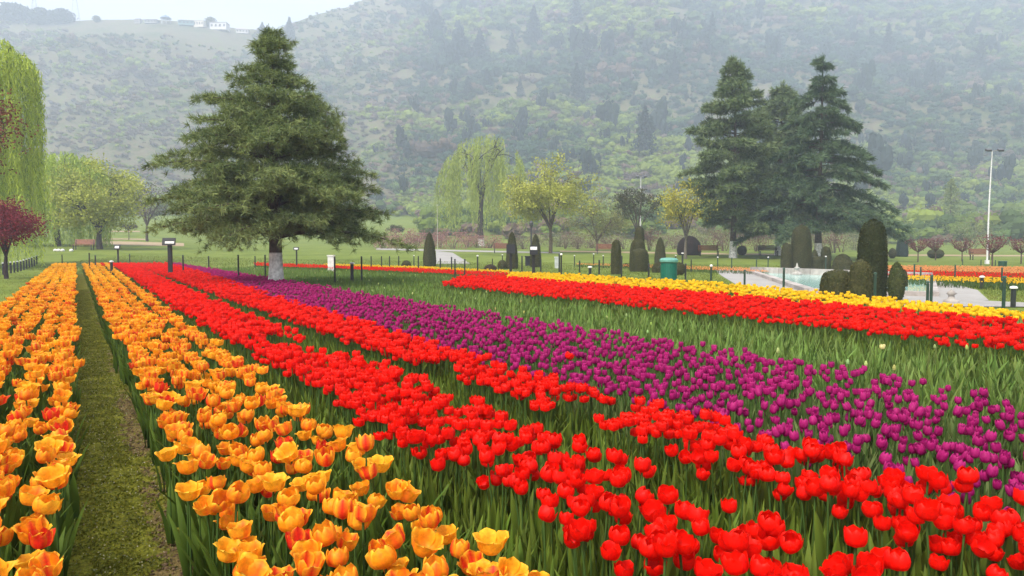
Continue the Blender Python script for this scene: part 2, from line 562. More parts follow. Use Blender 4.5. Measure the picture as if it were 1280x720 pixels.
# ------------------------------------------------------------------ tulips: shapes
def petal_template(rng, rad, hgt, open_, point, nu, nv, style, flush=0.0, wav=.0, npet=6):
    """Six cupped petals. Colour per vertex: petal pattern (edge, flame down the middle)."""
    mb = MB()
    us = np.linspace(-1, 1, nu)
    vs = np.linspace(0, 1, nv) ** .85
    for k in range(npet):
        inner = k % 2
        th0 = k * 2 * PI / npet + rng.normal(0, .06)
        op = open_ + rng.normal(0, .20 if style == 'orange' else .10) - .08 * inner
        U, V = np.meshgrid(us, vs)
        r = np.interp(V, [0, .12, .32, .58, .82, 1], [.10, .62, .93, 1.0, .93 + .30 * op, .74 + .72 * op])
        z = np.interp(V, [0, .12, .32, .58, .82, 1], [0, .05, .24, .55, .84 - .06 * op, 1.0 - .16 * max(op, 0)])
        wv = np.interp(V, [0, .2, .5, .78, .93, 1], [.40, .80, 1.0, .86, .50, point])
        ang = (PI / npet) * 1.42 * wv * U * (6 / npet if npet < 6 else 1)
        r = r * (1 - .09 * inner) * (1 - .10 * U ** 2 * (1 - V) + .07 * U ** 2 * V * (1 if op > .2 else -.8))
        r = r + wav * np.sin(U * 5 + k * 1.7) * V ** 2
        z = z - .05 * U ** 2 * V + rng.normal(0, .025) * V
        th = th0 + ang
        P = np.stack([r * rad * np.cos(th), r * rad * np.sin(th), z * hgt], -1)
        if style == 'orange':
            fl = np.clip(flush * rng.uniform(.35, 1.5), 0, 1)
            cen = np.clip(1.3 - np.abs(U) * (1.25 + .9 * V), 0, 1)
            f = np.clip(1.45 * fl * cen ** .8 * np.clip(1.2 - .55 * V, 0, 1), 0, 1)
            edge = mixc((.88, .34, .008), (.95, .56, .030), rng.uniform(0, 1))
            c = mixc(mixc(edge, (.80, .19, .008), np.clip(.45 * cen * (1 - .5 * V) + .1, 0, 1)), (.70, .028, .012), f)
            c = mixc(c, (.97, .60, .05), np.clip((V - .86) * 4, 0, .55) * (flush < 1.2))
            if flush > 1.2:
                c = mixc(c, (.66, .020, .012), np.clip(.92 - .5 * (np.abs(U) > .9) * rng.random() - .15 * V, 0, 1))
        elif style == 'red':
            c = mixc((.66, .0025, .001), (.88, .008, .0015), np.clip(V * .7 + rng.uniform(-.15, .35), 0, 1))
            c = mixc(c, (.90, .06, .020), np.clip((V - .9) * 3, 0, .25) + np.clip(np.abs(U) - .9, 0, 1) * .8)
        elif style == 'purple':
            c = mixc((.27, .0035, .088), (.47, .020, .18), np.clip(V * .6 + np.abs(U) * .35 + rng.uniform(-.15, .2), 0, 1))
        elif style == 'yellow':
            c = mixc((.80, .46, .006), (.88, .60, .02), np.clip(V + rng.uniform(-.2, .2), 0, 1))
        elif style == 'peach':
            c = mixc((.80, .26, .06), (.85, .42, .16), np.clip(V + rng.uniform(-.3, .3), 0, 1))
        mb.add(P.reshape(-1, 3), grid_q(nu, nv), c.reshape(-1, 3), 0)
    return mb

def stem_mb(rng, h, bend, col=(.075, .14, .030), sides=5):
    mb = MB()
    a = rng.uniform(0, 2 * PI)
    z = np.linspace(-.02, h + .006, 5)
    f = np.clip(z / h, 0, 1)
    pts = np.stack([bend * np.cos(a) * f ** 2, bend * np.sin(a) * f ** 2, z], 1)
    tube(mb, pts, [.0042, .0040, .0036, .0033, .0040], np.array([mixc((.05, .10, .02), col, x) for x in f]), sides)
    return mb, (bend * math.cos(a), bend * math.sin(a), h)

def leaf_mb(rng, L, W, az, out, nseg=6, cols=((.030, .062, .012), (.070, .125, .030)), z0=0.0, fold=.35):
    """A long pointed blade that rises from the ground and arches outwards."""
    mb = MB()
    f = np.linspace(0, 1, nseg)
    twist = rng.uniform(-.5, .5)
    rr = out * L * f ** 1.8 + .008
    zz = z0 + L * (f - .30 * out * f ** 3)
    w = W * np.interp(f, [0, .15, .45, .8, 1], [.45, .85, 1, .55, .04])
    rad = np.stack([np.cos(az + 0 * f), np.sin(az + 0 * f), 0 * f], 1)
    tan = np.stack([-np.sin(az + twist * f), np.cos(az + twist * f), 0 * f], 1)
    mid = rad * rr[:, None] + np.array([0, 0, 1]) * zz[:, None]
    side = rad * (w * fold)[:, None]
    V = np.stack([mid - tan * w[:, None] + side, mid, mid + tan * w[:, None] + side], 1)
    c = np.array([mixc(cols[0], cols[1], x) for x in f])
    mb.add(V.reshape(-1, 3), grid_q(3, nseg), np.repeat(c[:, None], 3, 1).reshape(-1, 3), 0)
    return mb

def tmpl(*mbs):
    """Template out of (MB, material index, offset) triples."""
    v, q, c, m, n = [], [], [], [], 0
    for mb, mi, off in mbs:
        a, b, d, _ = mb.arrays()
        v.append(a + np.array(off)); q.append(b + n); c.append(d); m.append(np.full(len(b), mi)); n += len(a)
    return np.concatenate(v), np.concatenate(q), np.concatenate(c), np.concatenate(m)

STYLE = {   # radius, height, openness, tip width, bloom base height, waviness
    'orange': (.0370, .061, .38, .07, .375, .05),
    'red': (.0308, .052, .12, .14, .365, .02),
    'purple': (.0215, .050, -.04, .06, .345, .01),
    'yellow': (.0330, .056, .20, .16, .375, .02),
    'peach': (.0350, .058, .25, .16, .375, .02),
}
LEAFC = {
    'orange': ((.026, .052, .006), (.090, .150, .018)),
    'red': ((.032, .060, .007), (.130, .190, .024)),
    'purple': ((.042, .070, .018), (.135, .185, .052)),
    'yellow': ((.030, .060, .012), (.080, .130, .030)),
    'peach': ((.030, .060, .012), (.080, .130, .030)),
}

def bloom_mb(style, rng, nu, nv, flush=0, npet=6, sc_=1.0):
    r, h, o, p, _, w = STYLE[style]
    k = rng.uniform(.92, 1.1) * sc_
    return petal_template(rng, r * k, h * rng.uniform(.93, 1.08) * sc_, o + rng.normal(0, .24 if style == 'orange' else .16), p, nu, nv, style, flush, w, npet)

FLUSH = [0, .15, .3, .45, .65, .9, 1.15, 1.5]     # eight orange blooms, clear yellow to solid red
FLP = np.array([.16, .17, .17, .16, .13, .10, .07, .04])

def far_plants(style, seed, lod):
    """Whole plants (bloom, stem, leaves) for the merged beds."""
    out = []
    for k in range(8):
        rng = np.random.default_rng(seed * 100 + k)
        fl = FLUSH[k] if style == 'orange' else 0
        hb = STYLE[style][4] + rng.uniform(-.02, .02)
        nu, nv, npet = ((3, 5, 6), (3, 4, 6), (2, 4, 6))[lod]
        b = bloom_mb(style, rng, nu, nv, fl, npet, 1.0 if lod < 2 else 1.12)
        s, top = stem_mb(rng, hb, rng.uniform(0, .02), sides=4 if lod < 1 else 3)
        parts = [(b, 0, top), (s, 1, (0, 0, 0))]
        for j in range(3 if lod < 2 else 2):
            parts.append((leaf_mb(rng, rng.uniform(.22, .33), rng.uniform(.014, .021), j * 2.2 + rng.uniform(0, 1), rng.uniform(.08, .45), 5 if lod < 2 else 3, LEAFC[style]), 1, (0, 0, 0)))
        out.append(tmpl(*parts))
    return out

# ------------------------------------------------------------------ tulips: where they stand
RNG = np.random.default_rng(7)

def project(x, y, z):
    dy, dz = y, z - CAMZ
    cyv = dy * math.cos(PITCH) - dz * math.sin(PITCH)
    czv = dy * math.sin(PITCH) + dz * math.cos(PITCH)
    cyv = np.where(cyv < .05, .05, cyv)
    return 640 + FPX * x / cyv, 360 - FPX * czv / cyv, cyv

def row_points(ts, s0, s1, ds, jt, js, widen=0.0, drop=.06, w0=10.0, shift=0.0):
    """Plants in rows along the bed. Returns s, t, row number."""
    S, T, K = [], [], []
    for k, t in enumerate(ts):
        n = int((s1 - s0) / ds)
        s = s0 + np.arange(n) * ds + RNG.normal(0, js, n)
        tt = t + RNG.normal(0, jt, n) + widen * (t - ts[0]) * np.clip((s - w0) / 15, 0, 2.2) + shift * np.clip((s - w0) / 17, 0, 1.6)
        keep = RNG.random(n) > drop
        S.append(s[keep]); T.append(tt[keep]); K.append(np.full(keep.sum(), k))
    return np.concatenate(S), np.concatenate(T), np.concatenate(K)

def poly_points(poly, d, jit, ang=ROW):
    p = np.array(poly)
    ca, sa = math.cos(ang), math.sin(ang)
    u, w = p[:, 0] * ca + p[:, 1] * sa, -p[:, 0] * sa + p[:, 1] * ca
    U, W = np.meshgrid(np.arange(u.min(), u.max(), d), np.arange(w.min(), w.max(), d))
    U, W = U.ravel() + RNG.normal(0, jit, U.size), W.ravel() + RNG.normal(0, jit, W.size)
    X, Y = U * ca - W * sa, U * sa + W * ca
    k = in_poly(X, Y, poly)
    return X[k], Y[k]

def nearest_in_view(x, y, z, n, marg=6):
    px, py, d = project(x, y, z)
    ok = (px > -marg) & (px < 1280 + marg) & (py < 720 + marg + 12) & (y > .3)
    idx = np.nonzero(ok)[0]
    return idx[np.argsort(d[idx])][:n]

SEND = 45.0
# orange beds
rows_l = [-.10, -.27, -.48, -.69, -.90]
rows_r = [.385, .56, .74, .965]
sl, tl, kl = row_points(rows_l, .3, SEND, .056, .024, .020, 0.0)
sr, tr_, kr = row_points(rows_r, .3, SEND, .056, .026, .020, .30)
oS, oT = np.concatenate([sl, sr]), np.concatenate([tl, tr_])
oB = np.concatenate([np.zeros(len(sl), int), np.ones(len(sr), int)])
oK = np.concatenate([kl, kr])
oX, oY = st2xy(oS, oT)
# red beds
sr1, tr1, kr1 = row_points([1.30, 1.39, 1.48, 1.57, 1.66, 1.75, 1.835], .3, SEND, .044, .030, .03, .10, .06, 10, .22)
sr2, tr2, kr2 = row_points([2.235, 2.28, 2.33, 2.39, 2.45, 2.52, 2.58, 2.65], .0, SEND, .053, .026, .03, 1.35, .06, 6, .20)
patchy = (fbm(sr1 * 1.6, tr1 * 4, 5, 2) > .31) & (RNG.random(len(sr1)) < np.clip(.74 + (sr1 - 2) / 14, .74, 1))
sr1, tr1, kr1 = sr1[patchy], tr1[patchy], kr1[patchy]
patchy = (fbm(sr2 * 1.6, tr2 * 4, 6, 2) > .30) & (RNG.random(len(sr2)) < np.clip(.78 + (sr2 - 3) / 14, .78, 1))
sr2, tr2, kr2 = sr2[patchy], tr2[patchy], kr2[patchy]
rS, rT = np.concatenate([sr1, sr2]), np.concatenate([tr1, tr2])
rB = np.concatenate([np.zeros(len(sr1), int), np.ones(len(sr2), int)])
rK = np.concatenate([kr1, kr2])
rX, rY = st2xy(rS, rT)
# purple bed
pS, pT, pK = row_points(list(np.arange(2.76, 4.74, .085)), -1.0, SEND, .076, .045, .045, .05, .10)
pk = fbm(pS * 1.3, pT * 3.0, 9, 3) > np.where(pS < 8, .29, .28)
pS, pT, pK = pS[pk], pT[pk], pK[pk]
kf = pT > np.interp(pS, [0, 9.6, 17, 27, 45], [2.70, 2.83, 3.12, 3.72, 4.25])
pS, pT, pK = pS[kf], pT[kf], pK[kf]
pX, pY = st2xy(pS, pT)

def pxpoly(pts, h):
    return [gp(a, b, h) for a, b in pts]

H1, H2 = .43, .30
farred = pxpoly([(552, 352), (900, 388), (1280, 430), (1500, 456), (1500, 422), (1280, 398), (900, 365), (640, 345.5), (580, 344)], H1)
yellow_bed = pxpoly([(632, 345), (900, 365), (1280, 398), (1500, 422), (1500, 409), (1280, 387), (900, 353), (700, 342), (640, 339.5)], H1)
strip_y = pxpoly([(405, 331), (520, 335), (640, 341), (640, 338.5), (520, 333), (405, 329.5)], H2)
strip_o = pxpoly([(318, 331), (420, 334.5), (560, 341), (640, 345), (640, 341), (520, 335), (405, 331), (318, 327.5)], H2)
far_end_red = pxpoly([(112, 329), (165, 333.5), (214, 335), (214, 331.5), (150, 328)], H1)
green_poly = [st2xy(-3, 4.68), st2xy(38, 4.80)] + pxpoly([(318, 332), (420, 336), (560, 342), (600, 346), (552, 353), (900, 389), (1280, 431), (1500, 457)], .36)
rb_peach = pxpoly([(1100, 338), (1290, 343), (1400, 346), (1400, 337), (1290, 334.5), (1100, 332)], .2)
rb_red = pxpoly([(1100, 345), (1290, 349.5), (1400, 352), (1400, 346), (1290, 343), (1100, 338)], .2)
rb_yel = pxpoly([(1128, 350), (1290, 356.5), (1400, 361), (1400, 352), (1290, 349.5), (1128, 345.5)], .2)
far_strip = pxpoly([(720, 330), (800, 333), (960, 339), (960, 334.5), (800, 330), (720, 328.5)], .2)

# ------------------------------------------------------------------ tulips: individuals and the rest
def variants(style, n_bloom, n_stem, n_leaf, seed):
    B, S, L = [], [], []
    for k in range(n_bloom):
        rng = np.random.default_rng(seed + k)
        B.append(bloom_mb(style, rng, 5, 7, FLUSH[k % 8] if style == 'orange' else 0).mesh('bloom', M_PETAL, True))
    for k in range(n_stem):
        rng = np.random.default_rng(seed + 50 + k)
        mb, top = stem_mb(rng, STYLE[style][4] + (k - n_stem / 2) * .012, rng.uniform(0, .035))
        S.append((mb.mesh('stem', M_LEAF, True), top))
    for k in range(n_leaf):
        rng = np.random.default_rng(seed + 80 + k)
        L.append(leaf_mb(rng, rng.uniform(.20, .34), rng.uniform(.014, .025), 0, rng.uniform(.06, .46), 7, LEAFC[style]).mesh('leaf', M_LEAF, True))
    return B, S, L

def place(name, cat, x, y, B, S, L, bi, rng, label, group, nleaf=2):
    root = empty(name, label, cat, (x, y, gz(x, y)), rng.uniform(0, 2 * PI), group)
    k = rng.uniform(.84, 1.10)
    root.scale = (k, k, k)
    sm, top = S[rng.integers(len(S))]
    link('bloom', B[bi], root, top, (rng.normal(0, .21), rng.normal(0, .21), rng.uniform(0, 2 * PI)))
    link('stem', sm, root)
    a = rng.uniform(0, 2 * PI)
    for j in range(nleaf):
        link('leaf', L[rng.integers(len(L))], root, None, (0, 0, a + j * 2.6 + rng.normal(0, .4)))
    return root

def rest(mb, style, X, Y, seed, vi=None, sc_=1.0, lodd=(9, 20)):
    """Everything not built singly, merged at a detail that suits its distance."""
    rng = np.random.default_rng(seed)
    d = np.hypot(X, Y)
    v = rng.choice(8, len(X), p=FLP) if vi is None else vi
    lod = np.where(d < lodd[0], 0, np.where(d < lodd[1], 1, 2))
    Z = ground_z(X, Y)
    for L in range(3):
        if not (lod == L).any():
            continue
        T = far_plants(style, seed + L, L)
        for k in range(8):
            i = np.nonzero((lod == L) & (v == k))[0]
            if len(i) == 0:
                continue
            s = rng.uniform(.88, 1.10, len(i)) * sc_
            br = rng.uniform(.86, 1.10, (len(i), 1)) * np.ones((1, 3))
            scatter(mb, T[k], np.stack([X[i], Y[i], Z[i]], 1), rng.uniform(0, 2 * PI, len(i)), s, br, rng.normal(0, .06, (len(i), 2)))

# --- orange
B, S, L = variants('orange', 8, 5, 6, 1000)
oV = RNG.choice(8, len(oX), p=FLP)
near = nearest_in_view(oX, oY, .42, 300)
R_ROWS = ['in the row edging the path, bed right of it', 'in second row from the path, bed right of it', 'in third row from the path, bed right of it',
          'in the outer row facing the red bed']
L_ROWS = ['in the row edging the path, bed left of it', 'in second row from the path, bed left of it', 'in third row from the path, bed left of it',
          'in fourth row from the path, bed left of it', 'in the outer row beside the lawn']
V_TXT = ['plain yellow-orange tulip', 'yellow-orange tulip faintly flushed', 'orange tulip lightly flushed', 'orange tulip with soft red flush', 'orange tulip with red centre flames',
         'orange tulip strongly flamed red', 'red-orange tulip with yellow rims', 'scarlet rogue tulip among orange ones']
rg = np.random.default_rng(5)
for i in near:
    rows = R_ROWS if oB[i] else L_ROWS
    place('orange_tulip', 'orange tulip', oX[i], oY[i], B, S, L, int(oV[i]), rg, V_TXT[oV[i]] + ' ' + rows[oK[i]],
          'orange tulips of the bed right of the path' if oB[i] else 'orange tulips of the bed left of the path', 2)
mb = MB()
k = np.ones(len(oX), bool); k[near] = False
rest(mb, 'orange', oX[k], oY[k], 21, oV[k])
# extra leaves below the near orange plants are part of the leafy mass built further down
x_, y_ = poly_points(strip_o, .13, .04)
tag(mb.build('orange_tulips', [M_PETAL, M_LEAF]), 'orange tulips filling the far length of both long beds beside the path', 'orange tulips', kind='stuff')

# --- red
B, S, L = variants('red', 10, 6, 8, 2000)
near = nearest_in_view(rX, rY, .40, 300)
R1 = ['in outer row facing the orange bed', 'in second row from the orange bed', 'in third row from the orange bed', 'in fourth row from the orange bed', 'in fifth row from the orange bed', 'in sixth row from the orange bed', 'in last row before the green gap']
R2 = ['in first row past the green gap'] * 2 + ['in second row past the green gap'] * 2 + ['in third row past the green gap'] * 2 + ['in the row touching the purple bed'] * 2
rg = np.random.default_rng(6)
for i in near:
    place('red_tulip', 'red tulip', rX[i], rY[i], B, S, L, int(rg.integers(10)), rg,
          ('rounded bright red tulip ' + (R2 if rB[i] else R1)[rK[i]]),
          'red tulips of the strip by the purple bed' if rB[i] else 'red tulips of the strip by the orange bed', 2)
# one lone red bloom among the purple ones
lx, ly = gp(709, 452, .40)
place('red_tulip', 'red tulip', lx, ly, B, S, L, 0, rg, 'lone red tulip standing inside the edge of the purple bed', None, 2).scale = (1.15, 1.15, 1.1)
mb = MB()
k = np.ones(len(rX), bool); k[near] = False
X, Y = rX[k], rY[k]
for poly, d in ((farred, .088), (far_end_red, .12)):
    a, b = poly_points(poly, d, .04)
    kk = fbm(a * 1.1, b * 1.1, 14, 2) > .22
    X, Y = np.concatenate([X, a[kk]]), np.concatenate([Y, b[kk]])
rest(mb, 'red', X, Y, 31)
a, b = poly_points(rb_red, .15, .05)
rest(mb, 'red', a, b, 32, None, .60)
a, b = poly_points(strip_o, .14, .05)
rest(mb, 'red', a, b, 33, None, .75)
tag(mb.build('red_tulips', [M_PETAL, M_LEAF]), 'bright red tulips massed in the far strips and the distant beds', 'red tulips', kind='stuff')

# --- purple
B, S, L = variants('purple', 8, 5, 6, 3000)
near = nearest_in_view(pX, pY, .38, 300)
nrow = pK.max() + 1
rg = np.random.default_rng(8)
for i in near:
    f = pK[i] / nrow
    lab = ('deep purple tulip along the edge next to the red strip' if f < .2 else 'deep purple tulip in the front half of its bed' if f < .5 else
           'deep purple tulip in the back half of its bed' if f < .8 else 'deep purple tulip along the edge next to the green bed')
    place('purple_tulip', 'purple tulip', pX[i], pY[i], B, S, L, int(rg.integers(8)), rg, lab, 'purple tulips nearest the path end of their bed', 1)
mb = MB()
k = np.ones(len(pX), bool); k[near] = False
rest(mb, 'purple', pX[k], pY[k], 41)
tag(mb.build('purple_tulips', [M_PETAL, M_LEAF]), 'deep purple tulips filling the middle and far part of the broad bed', 'purple tulips', kind='stuff')

# --- yellow (small in the picture: one mesh each, no parts)
yx, yy = poly_points(yellow_bed, .115, .04)
kk = fbm(yx * 1.2, yy * 1.2, 15, 2) > .2
yx, yy = yx[kk], yy[kk]
near = nearest_in_view(yx, yy, .42, 300)
tmp = [far_plants('yellow', 51, 0)[j] for j in range(5)]
ymesh = []
for t_ in tmp:
    m_ = MB(); m_.add(*t_); ymesh.append(m_.mesh('yellow_tulip', [M_PETAL, M_LEAF], True))
rg = np.random.default_rng(9)
_t = yx * CS + yy * SN
for i in near:
    o = link('yellow_tulip', ymesh[rg.integers(5)], None, (yx[i], yy[i], gz(yx[i], yy[i])), (0, 0, rg.uniform(0, 6.28)))
    tag(o, 'golden yellow tulip at the near end of the long yellow strip' if _t[i] < np.median(_t[near]) else 'golden yellow tulip at the back of the strip, near the fence posts', 'yellow tulip', 'yellow tulips behind the far red strip')
mb = MB()
k = np.ones(len(yx), bool); k[near] = False
rest(mb, 'yellow', yx[k], yy[k], 52)
a, b = poly_points(strip_y, .14, .05)
rest(mb, 'yellow', a, b, 53, None, .75)
a, b = poly_points(rb_yel, .15, .05)
rest(mb, 'yellow', a, b, 54, None, .60)
tag(mb.build('yellow_tulips', [M_PETAL, M_LEAF]), 'golden yellow tulips massed in the far strips', 'yellow tulips', kind='stuff')

mb = MB()
a, b = poly_points(rb_peach, .15, .05)
rest(mb, 'peach', a, b, 61, None, .60)
a, b = poly_points(far_strip, .16, .06)
rest(mb, 'peach', a, b, 62, None, .45)
tag(mb.build('peach_tulips', [M_PETAL, M_LEAF]), 'peach tulips in the distant strips beyond the pool and the lawn', 'peach tulips', kind='stuff')

# --- tulip plants without bloom: the green bed, and the leaves that fill the near beds
mb = MB()
def leafy(nv, seed, lens, wid, outs, cols, nl, nseg=4):
    T = []
    for k in range(nv):
        rng = np.random.default_rng(seed + k)
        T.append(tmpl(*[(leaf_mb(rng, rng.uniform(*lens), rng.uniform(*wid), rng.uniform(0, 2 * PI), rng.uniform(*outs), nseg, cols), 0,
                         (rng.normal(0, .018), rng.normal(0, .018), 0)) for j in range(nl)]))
    return T
def spread_leafy(T, X, Y, seed, smin=.8, smax=1.15):
    rng = np.random.default_rng(seed)
    v = rng.integers(len(T), size=len(X))
    Z = ground_z(X, Y)
    for k in range(len(T)):
        i = np.nonzero(v == k)[0]
        br = rng.uniform(.75, 1.2, (len(i), 1)) * np.array([[1, 1, 1]]) * (1 + rng.normal(0, .05, (len(i), 3)))
        scatter(mb, T[k], np.stack([X[i], Y[i], Z[i]], 1), rng.uniform(0, 2 * PI, len(i)), rng.uniform(smin, smax, len(i)), br, rng.normal(0, .08, (len(i), 2)))
gxx, gyy = poly_points(green_poly, .11, .04)
T = leafy(6, 700, (.24, .36), (.014, .020), (.05, .40), ((.052, .090, .014), (.150, .225, .048)), 5)
spread_leafy(T, gxx, gyy, 71)
# pale buds in the green bed
rng = np.random.default_rng(72)
bi = rng.choice(len(gxx), int(len(gxx) * .006), replace=False)
bud = MB(); lathe(bud, [(.002, 0), (.011, .010), (.013, .025), (.008, .042), (.001, .05)], (.42, .48, .16), 6)
scatter(mb, tmpl((bud, 0, (0, 0, .32))), np.stack([gxx[bi], gyy[bi], ground_z(gxx[bi], gyy[bi])], 1), rng.uniform(0, 6, len(bi)), rng.uniform(.85, 1.1, len(bi)), rng.uniform(.7, 1.2, (len(bi), 3)))
# leaves between the near rows
T1 = leafy(6, 720, (.18, .36), (.010, .021), (.02, .50), LEAFC['orange'], 4, 5)
for t0, t1, s1, d in ((-1.08, -.12, 14, .075), (.43, 1.08, 14, .075)):
    poly = [st2xy(-.5, t0), st2xy(s1, t0), st2xy(s1, t1), st2xy(-.5, t1)]
    a, b = poly_points(poly, d, .03)
    spread_leafy(T1, a, b, 73)
T2 = leafy(6, 740, (.15, .31), (.009, .018), (.02, .50), LEAFC['red'], 4, 5)
for t0, t1, s1, d in ((1.10, 2.72, 12, .078), (1.12, 3.0, 30, .16)):
    poly = [st2xy(-.5 if d < .1 else 12, t0), st2xy(s1, t0), st2xy(s1, t1), st2xy(-.5 if d < .1 else 12, t1)]
    a, b = poly_points(poly, d, .03)
    spread_leafy(T2, a, b, 74)
T3 = leafy(6, 760, (.17, .30), (.010, .019), (.04, .55), LEAFC['purple'], 4, 5)
poly = [st2xy(-2, 2.70), st2xy(16, 2.70), st2xy(16, 4.70), st2xy(-2, 4.70)]
a, b = poly_points(poly, .095, .035)
spread_leafy(T3, a, b, 75)
tag(mb.build('tulip_foliage', M_LEAF), 'dense upright tulip leaves between the rows and in the bed not yet in bloom', 'tulip leaves', kind='stuff')

# one pale bloom in the green bed
lx, ly = gp(1100, 441, .36)
B_, S_, L_ = variants('yellow', 1, 1, 2, 4000)
pale = bloom_mb('yellow', np.random.default_rng(4100), 5, 7, 0, 6, .72)
pale.c = [mixc(c_, (.80, .76, .42), np.full(len(c_), .8)) for c_ in pale.c]
place('yellow_tulip', 'yellow tulip', lx, ly, [pale.mesh('bloom', M_PETAL, True)], S_, L_, 0, rg, 'single pale cream tulip open in the green bed', None, 2)

# ------------------------------------------------------------------ small weeds on the path, grass on the lawn
mb = MB()
rng = np.random.default_rng(80)
N = 64000
s = 1.0 + 24 * rng.random(N) ** 2.2
t = rng.uniform(-.06, .36, N)
keep = (path_soil(s, t) < .5 + rng.normal(0, .12, N)) & (fbm(s * 7, t * 14, 82, 3) > .33) | (rng.random(N) < .08)
s, t = s[keep], t[keep]
X, Y = st2xy(s, t)
Z = .022 + path_bump(s, t) + rng.uniform(.002, .012, len(s))
c = mixc((.085, .098, .009), (.19, .20, .024), rng.random(len(s))) * rng.uniform(.7, 1.2, (len(s), 1))
leaf_quads(mb, np.stack([X, Y, Z], 1), rng.uniform(.008, .022, len(s)), rng.uniform(.005, .012, len(s)), rng, c)
n = 2200
s = 1.0 + 9 * rng.random(n) ** 1.6; t = rng.uniform(-.05, .34, n); X, Y = st2xy(s, t)
leaf_quads(mb, np.stack([X, Y, np.full(n, .045)], 1), .009, .006, rng, mixc((.22, .24, .12), (.38, .34, .24), rng.random(n)))
# grass blades on the lawns
PLAZA = [gp(*p) for p in ((893, 336), (940, 336), (1060, 340.5), (1174, 349), (1224, 362), (1238, 376), (1300, 380), (1300, 386), (1130, 385), (1030, 375), (925, 360), (900, 346))]
def grass(poly, n, hmin, hmax, w, c0, c1):
    p = np.array(poly)
    lo, hi = p.min(0), p.max(0)
    X, Y = rng.uniform(lo[0], hi[0], n), rng.uniform(lo[1], hi[1], n)
    k = in_poly(X, Y, poly)
    k &= ~in_poly(X, Y, PLAZA)
    X, Y = X[k], Y[k]
    D = unit(rng.normal(0, .35, (len(X), 3)) + np.array([0, 0, 1]))
    patch = np.clip(fbm(X * .5, Y * .5, 85, 3) * 1.5 - .25 + rng.normal(0, .2, len(X)), 0, 1)
    c = mixc(c0, c1, patch)
    blades(mb, np.stack([X, Y, ground_z(X, Y) - .005], 1), D, rng.uniform(hmin, hmax, len(X)), w, rng, c * .7, c * 1.1, tip=.15)
grass([st2xy(2, -2.2), st2xy(45, -9), st2xy(45, -1.05), st2xy(2, -1.08)], 45000, .03, .09, .010, (.095, .13, .018), (.22, .21, .06))
grass([(-28, 40), (4, 32), (6, 24), (20, 24), (20, 46), (-30, 58)], 60000, .04, .11, .03, (.10, .14, .018), (.18, .21, .04))
grass([gp(1168, 357), gp(1290, 358), gp(1290, 382), gp(1235, 374)], 9000, .03, .07, .016, (.10, .14, .018), (.20, .21, .05))
tag(mb.build('grass', M_LEAF), 'short grass and small weeds', 'grass', kind='stuff')

# soil crumbs on the path edge
mb = MB()
n = 5000
s = 1.0 + 8 * rng.random(n) ** 1.5
t = rng.uniform(.10, .38, n)
k = path_soil(s, t) > .45
s, t, n = s[k], t[k], int(k.sum())
X, Y = st2xy(s, t)
cr = MB(); lathe(cr, [(.2, -.6), (.9, -.2), (1, .2), (.6, .7), (.05, .85)], (1, 1, 1), 6)
scatter(mb, tmpl((cr, 0, (0, 0, 0))), np.stack([X, Y, .022 + path_bump(s, t) + .002], 1), rng.uniform(0, 6, n),
        rng.uniform(.3, 1, (n, 3)) * rng.uniform(.003, .011, (n, 1)), mixc((.06, .04, .02), (.13, .085, .05), rng.random(n)))
tag(mb.build('soil_crumbs', M_STONE), 'brown soil crumbs along the worn edge of the path', 'soil', kind='stuff')

# ------------------------------------------------------------------ trees
def bez(a, b, c, n):
    f = np.linspace(0, 1, n)[:, None]
    return (1 - f) ** 2 * np.asarray(a) + 2 * f * (1 - f) * np.asarray(b) + f ** 2 * np.asarray(c)

BARK = (.085, .065, .050)
WHITE = (.62, .60, .55)

def trunk_tube(mb, pts, rad, white=0.0, bark=BARK, sides=10):
    pts = np.asarray(pts, float)
    rad = np.asarray(rad, float)
    if white:
        z = np.concatenate([pts[:, 2], [white - .02, white + .02, white * .5]])
        z = np.unique(z)
        pts2 = np.stack([np.interp(z, pts[:, 2], pts[:, i]) for i in range(3)], 1)
        rad = np.interp(z, pts[:, 2], rad)
        pts = pts2
        col = np.where((pts[:, 2:3] <= white), np.array([WHITE]), np.array([bark]))
    else:
        col = bark
    tube(mb, pts, rad, col, sides)

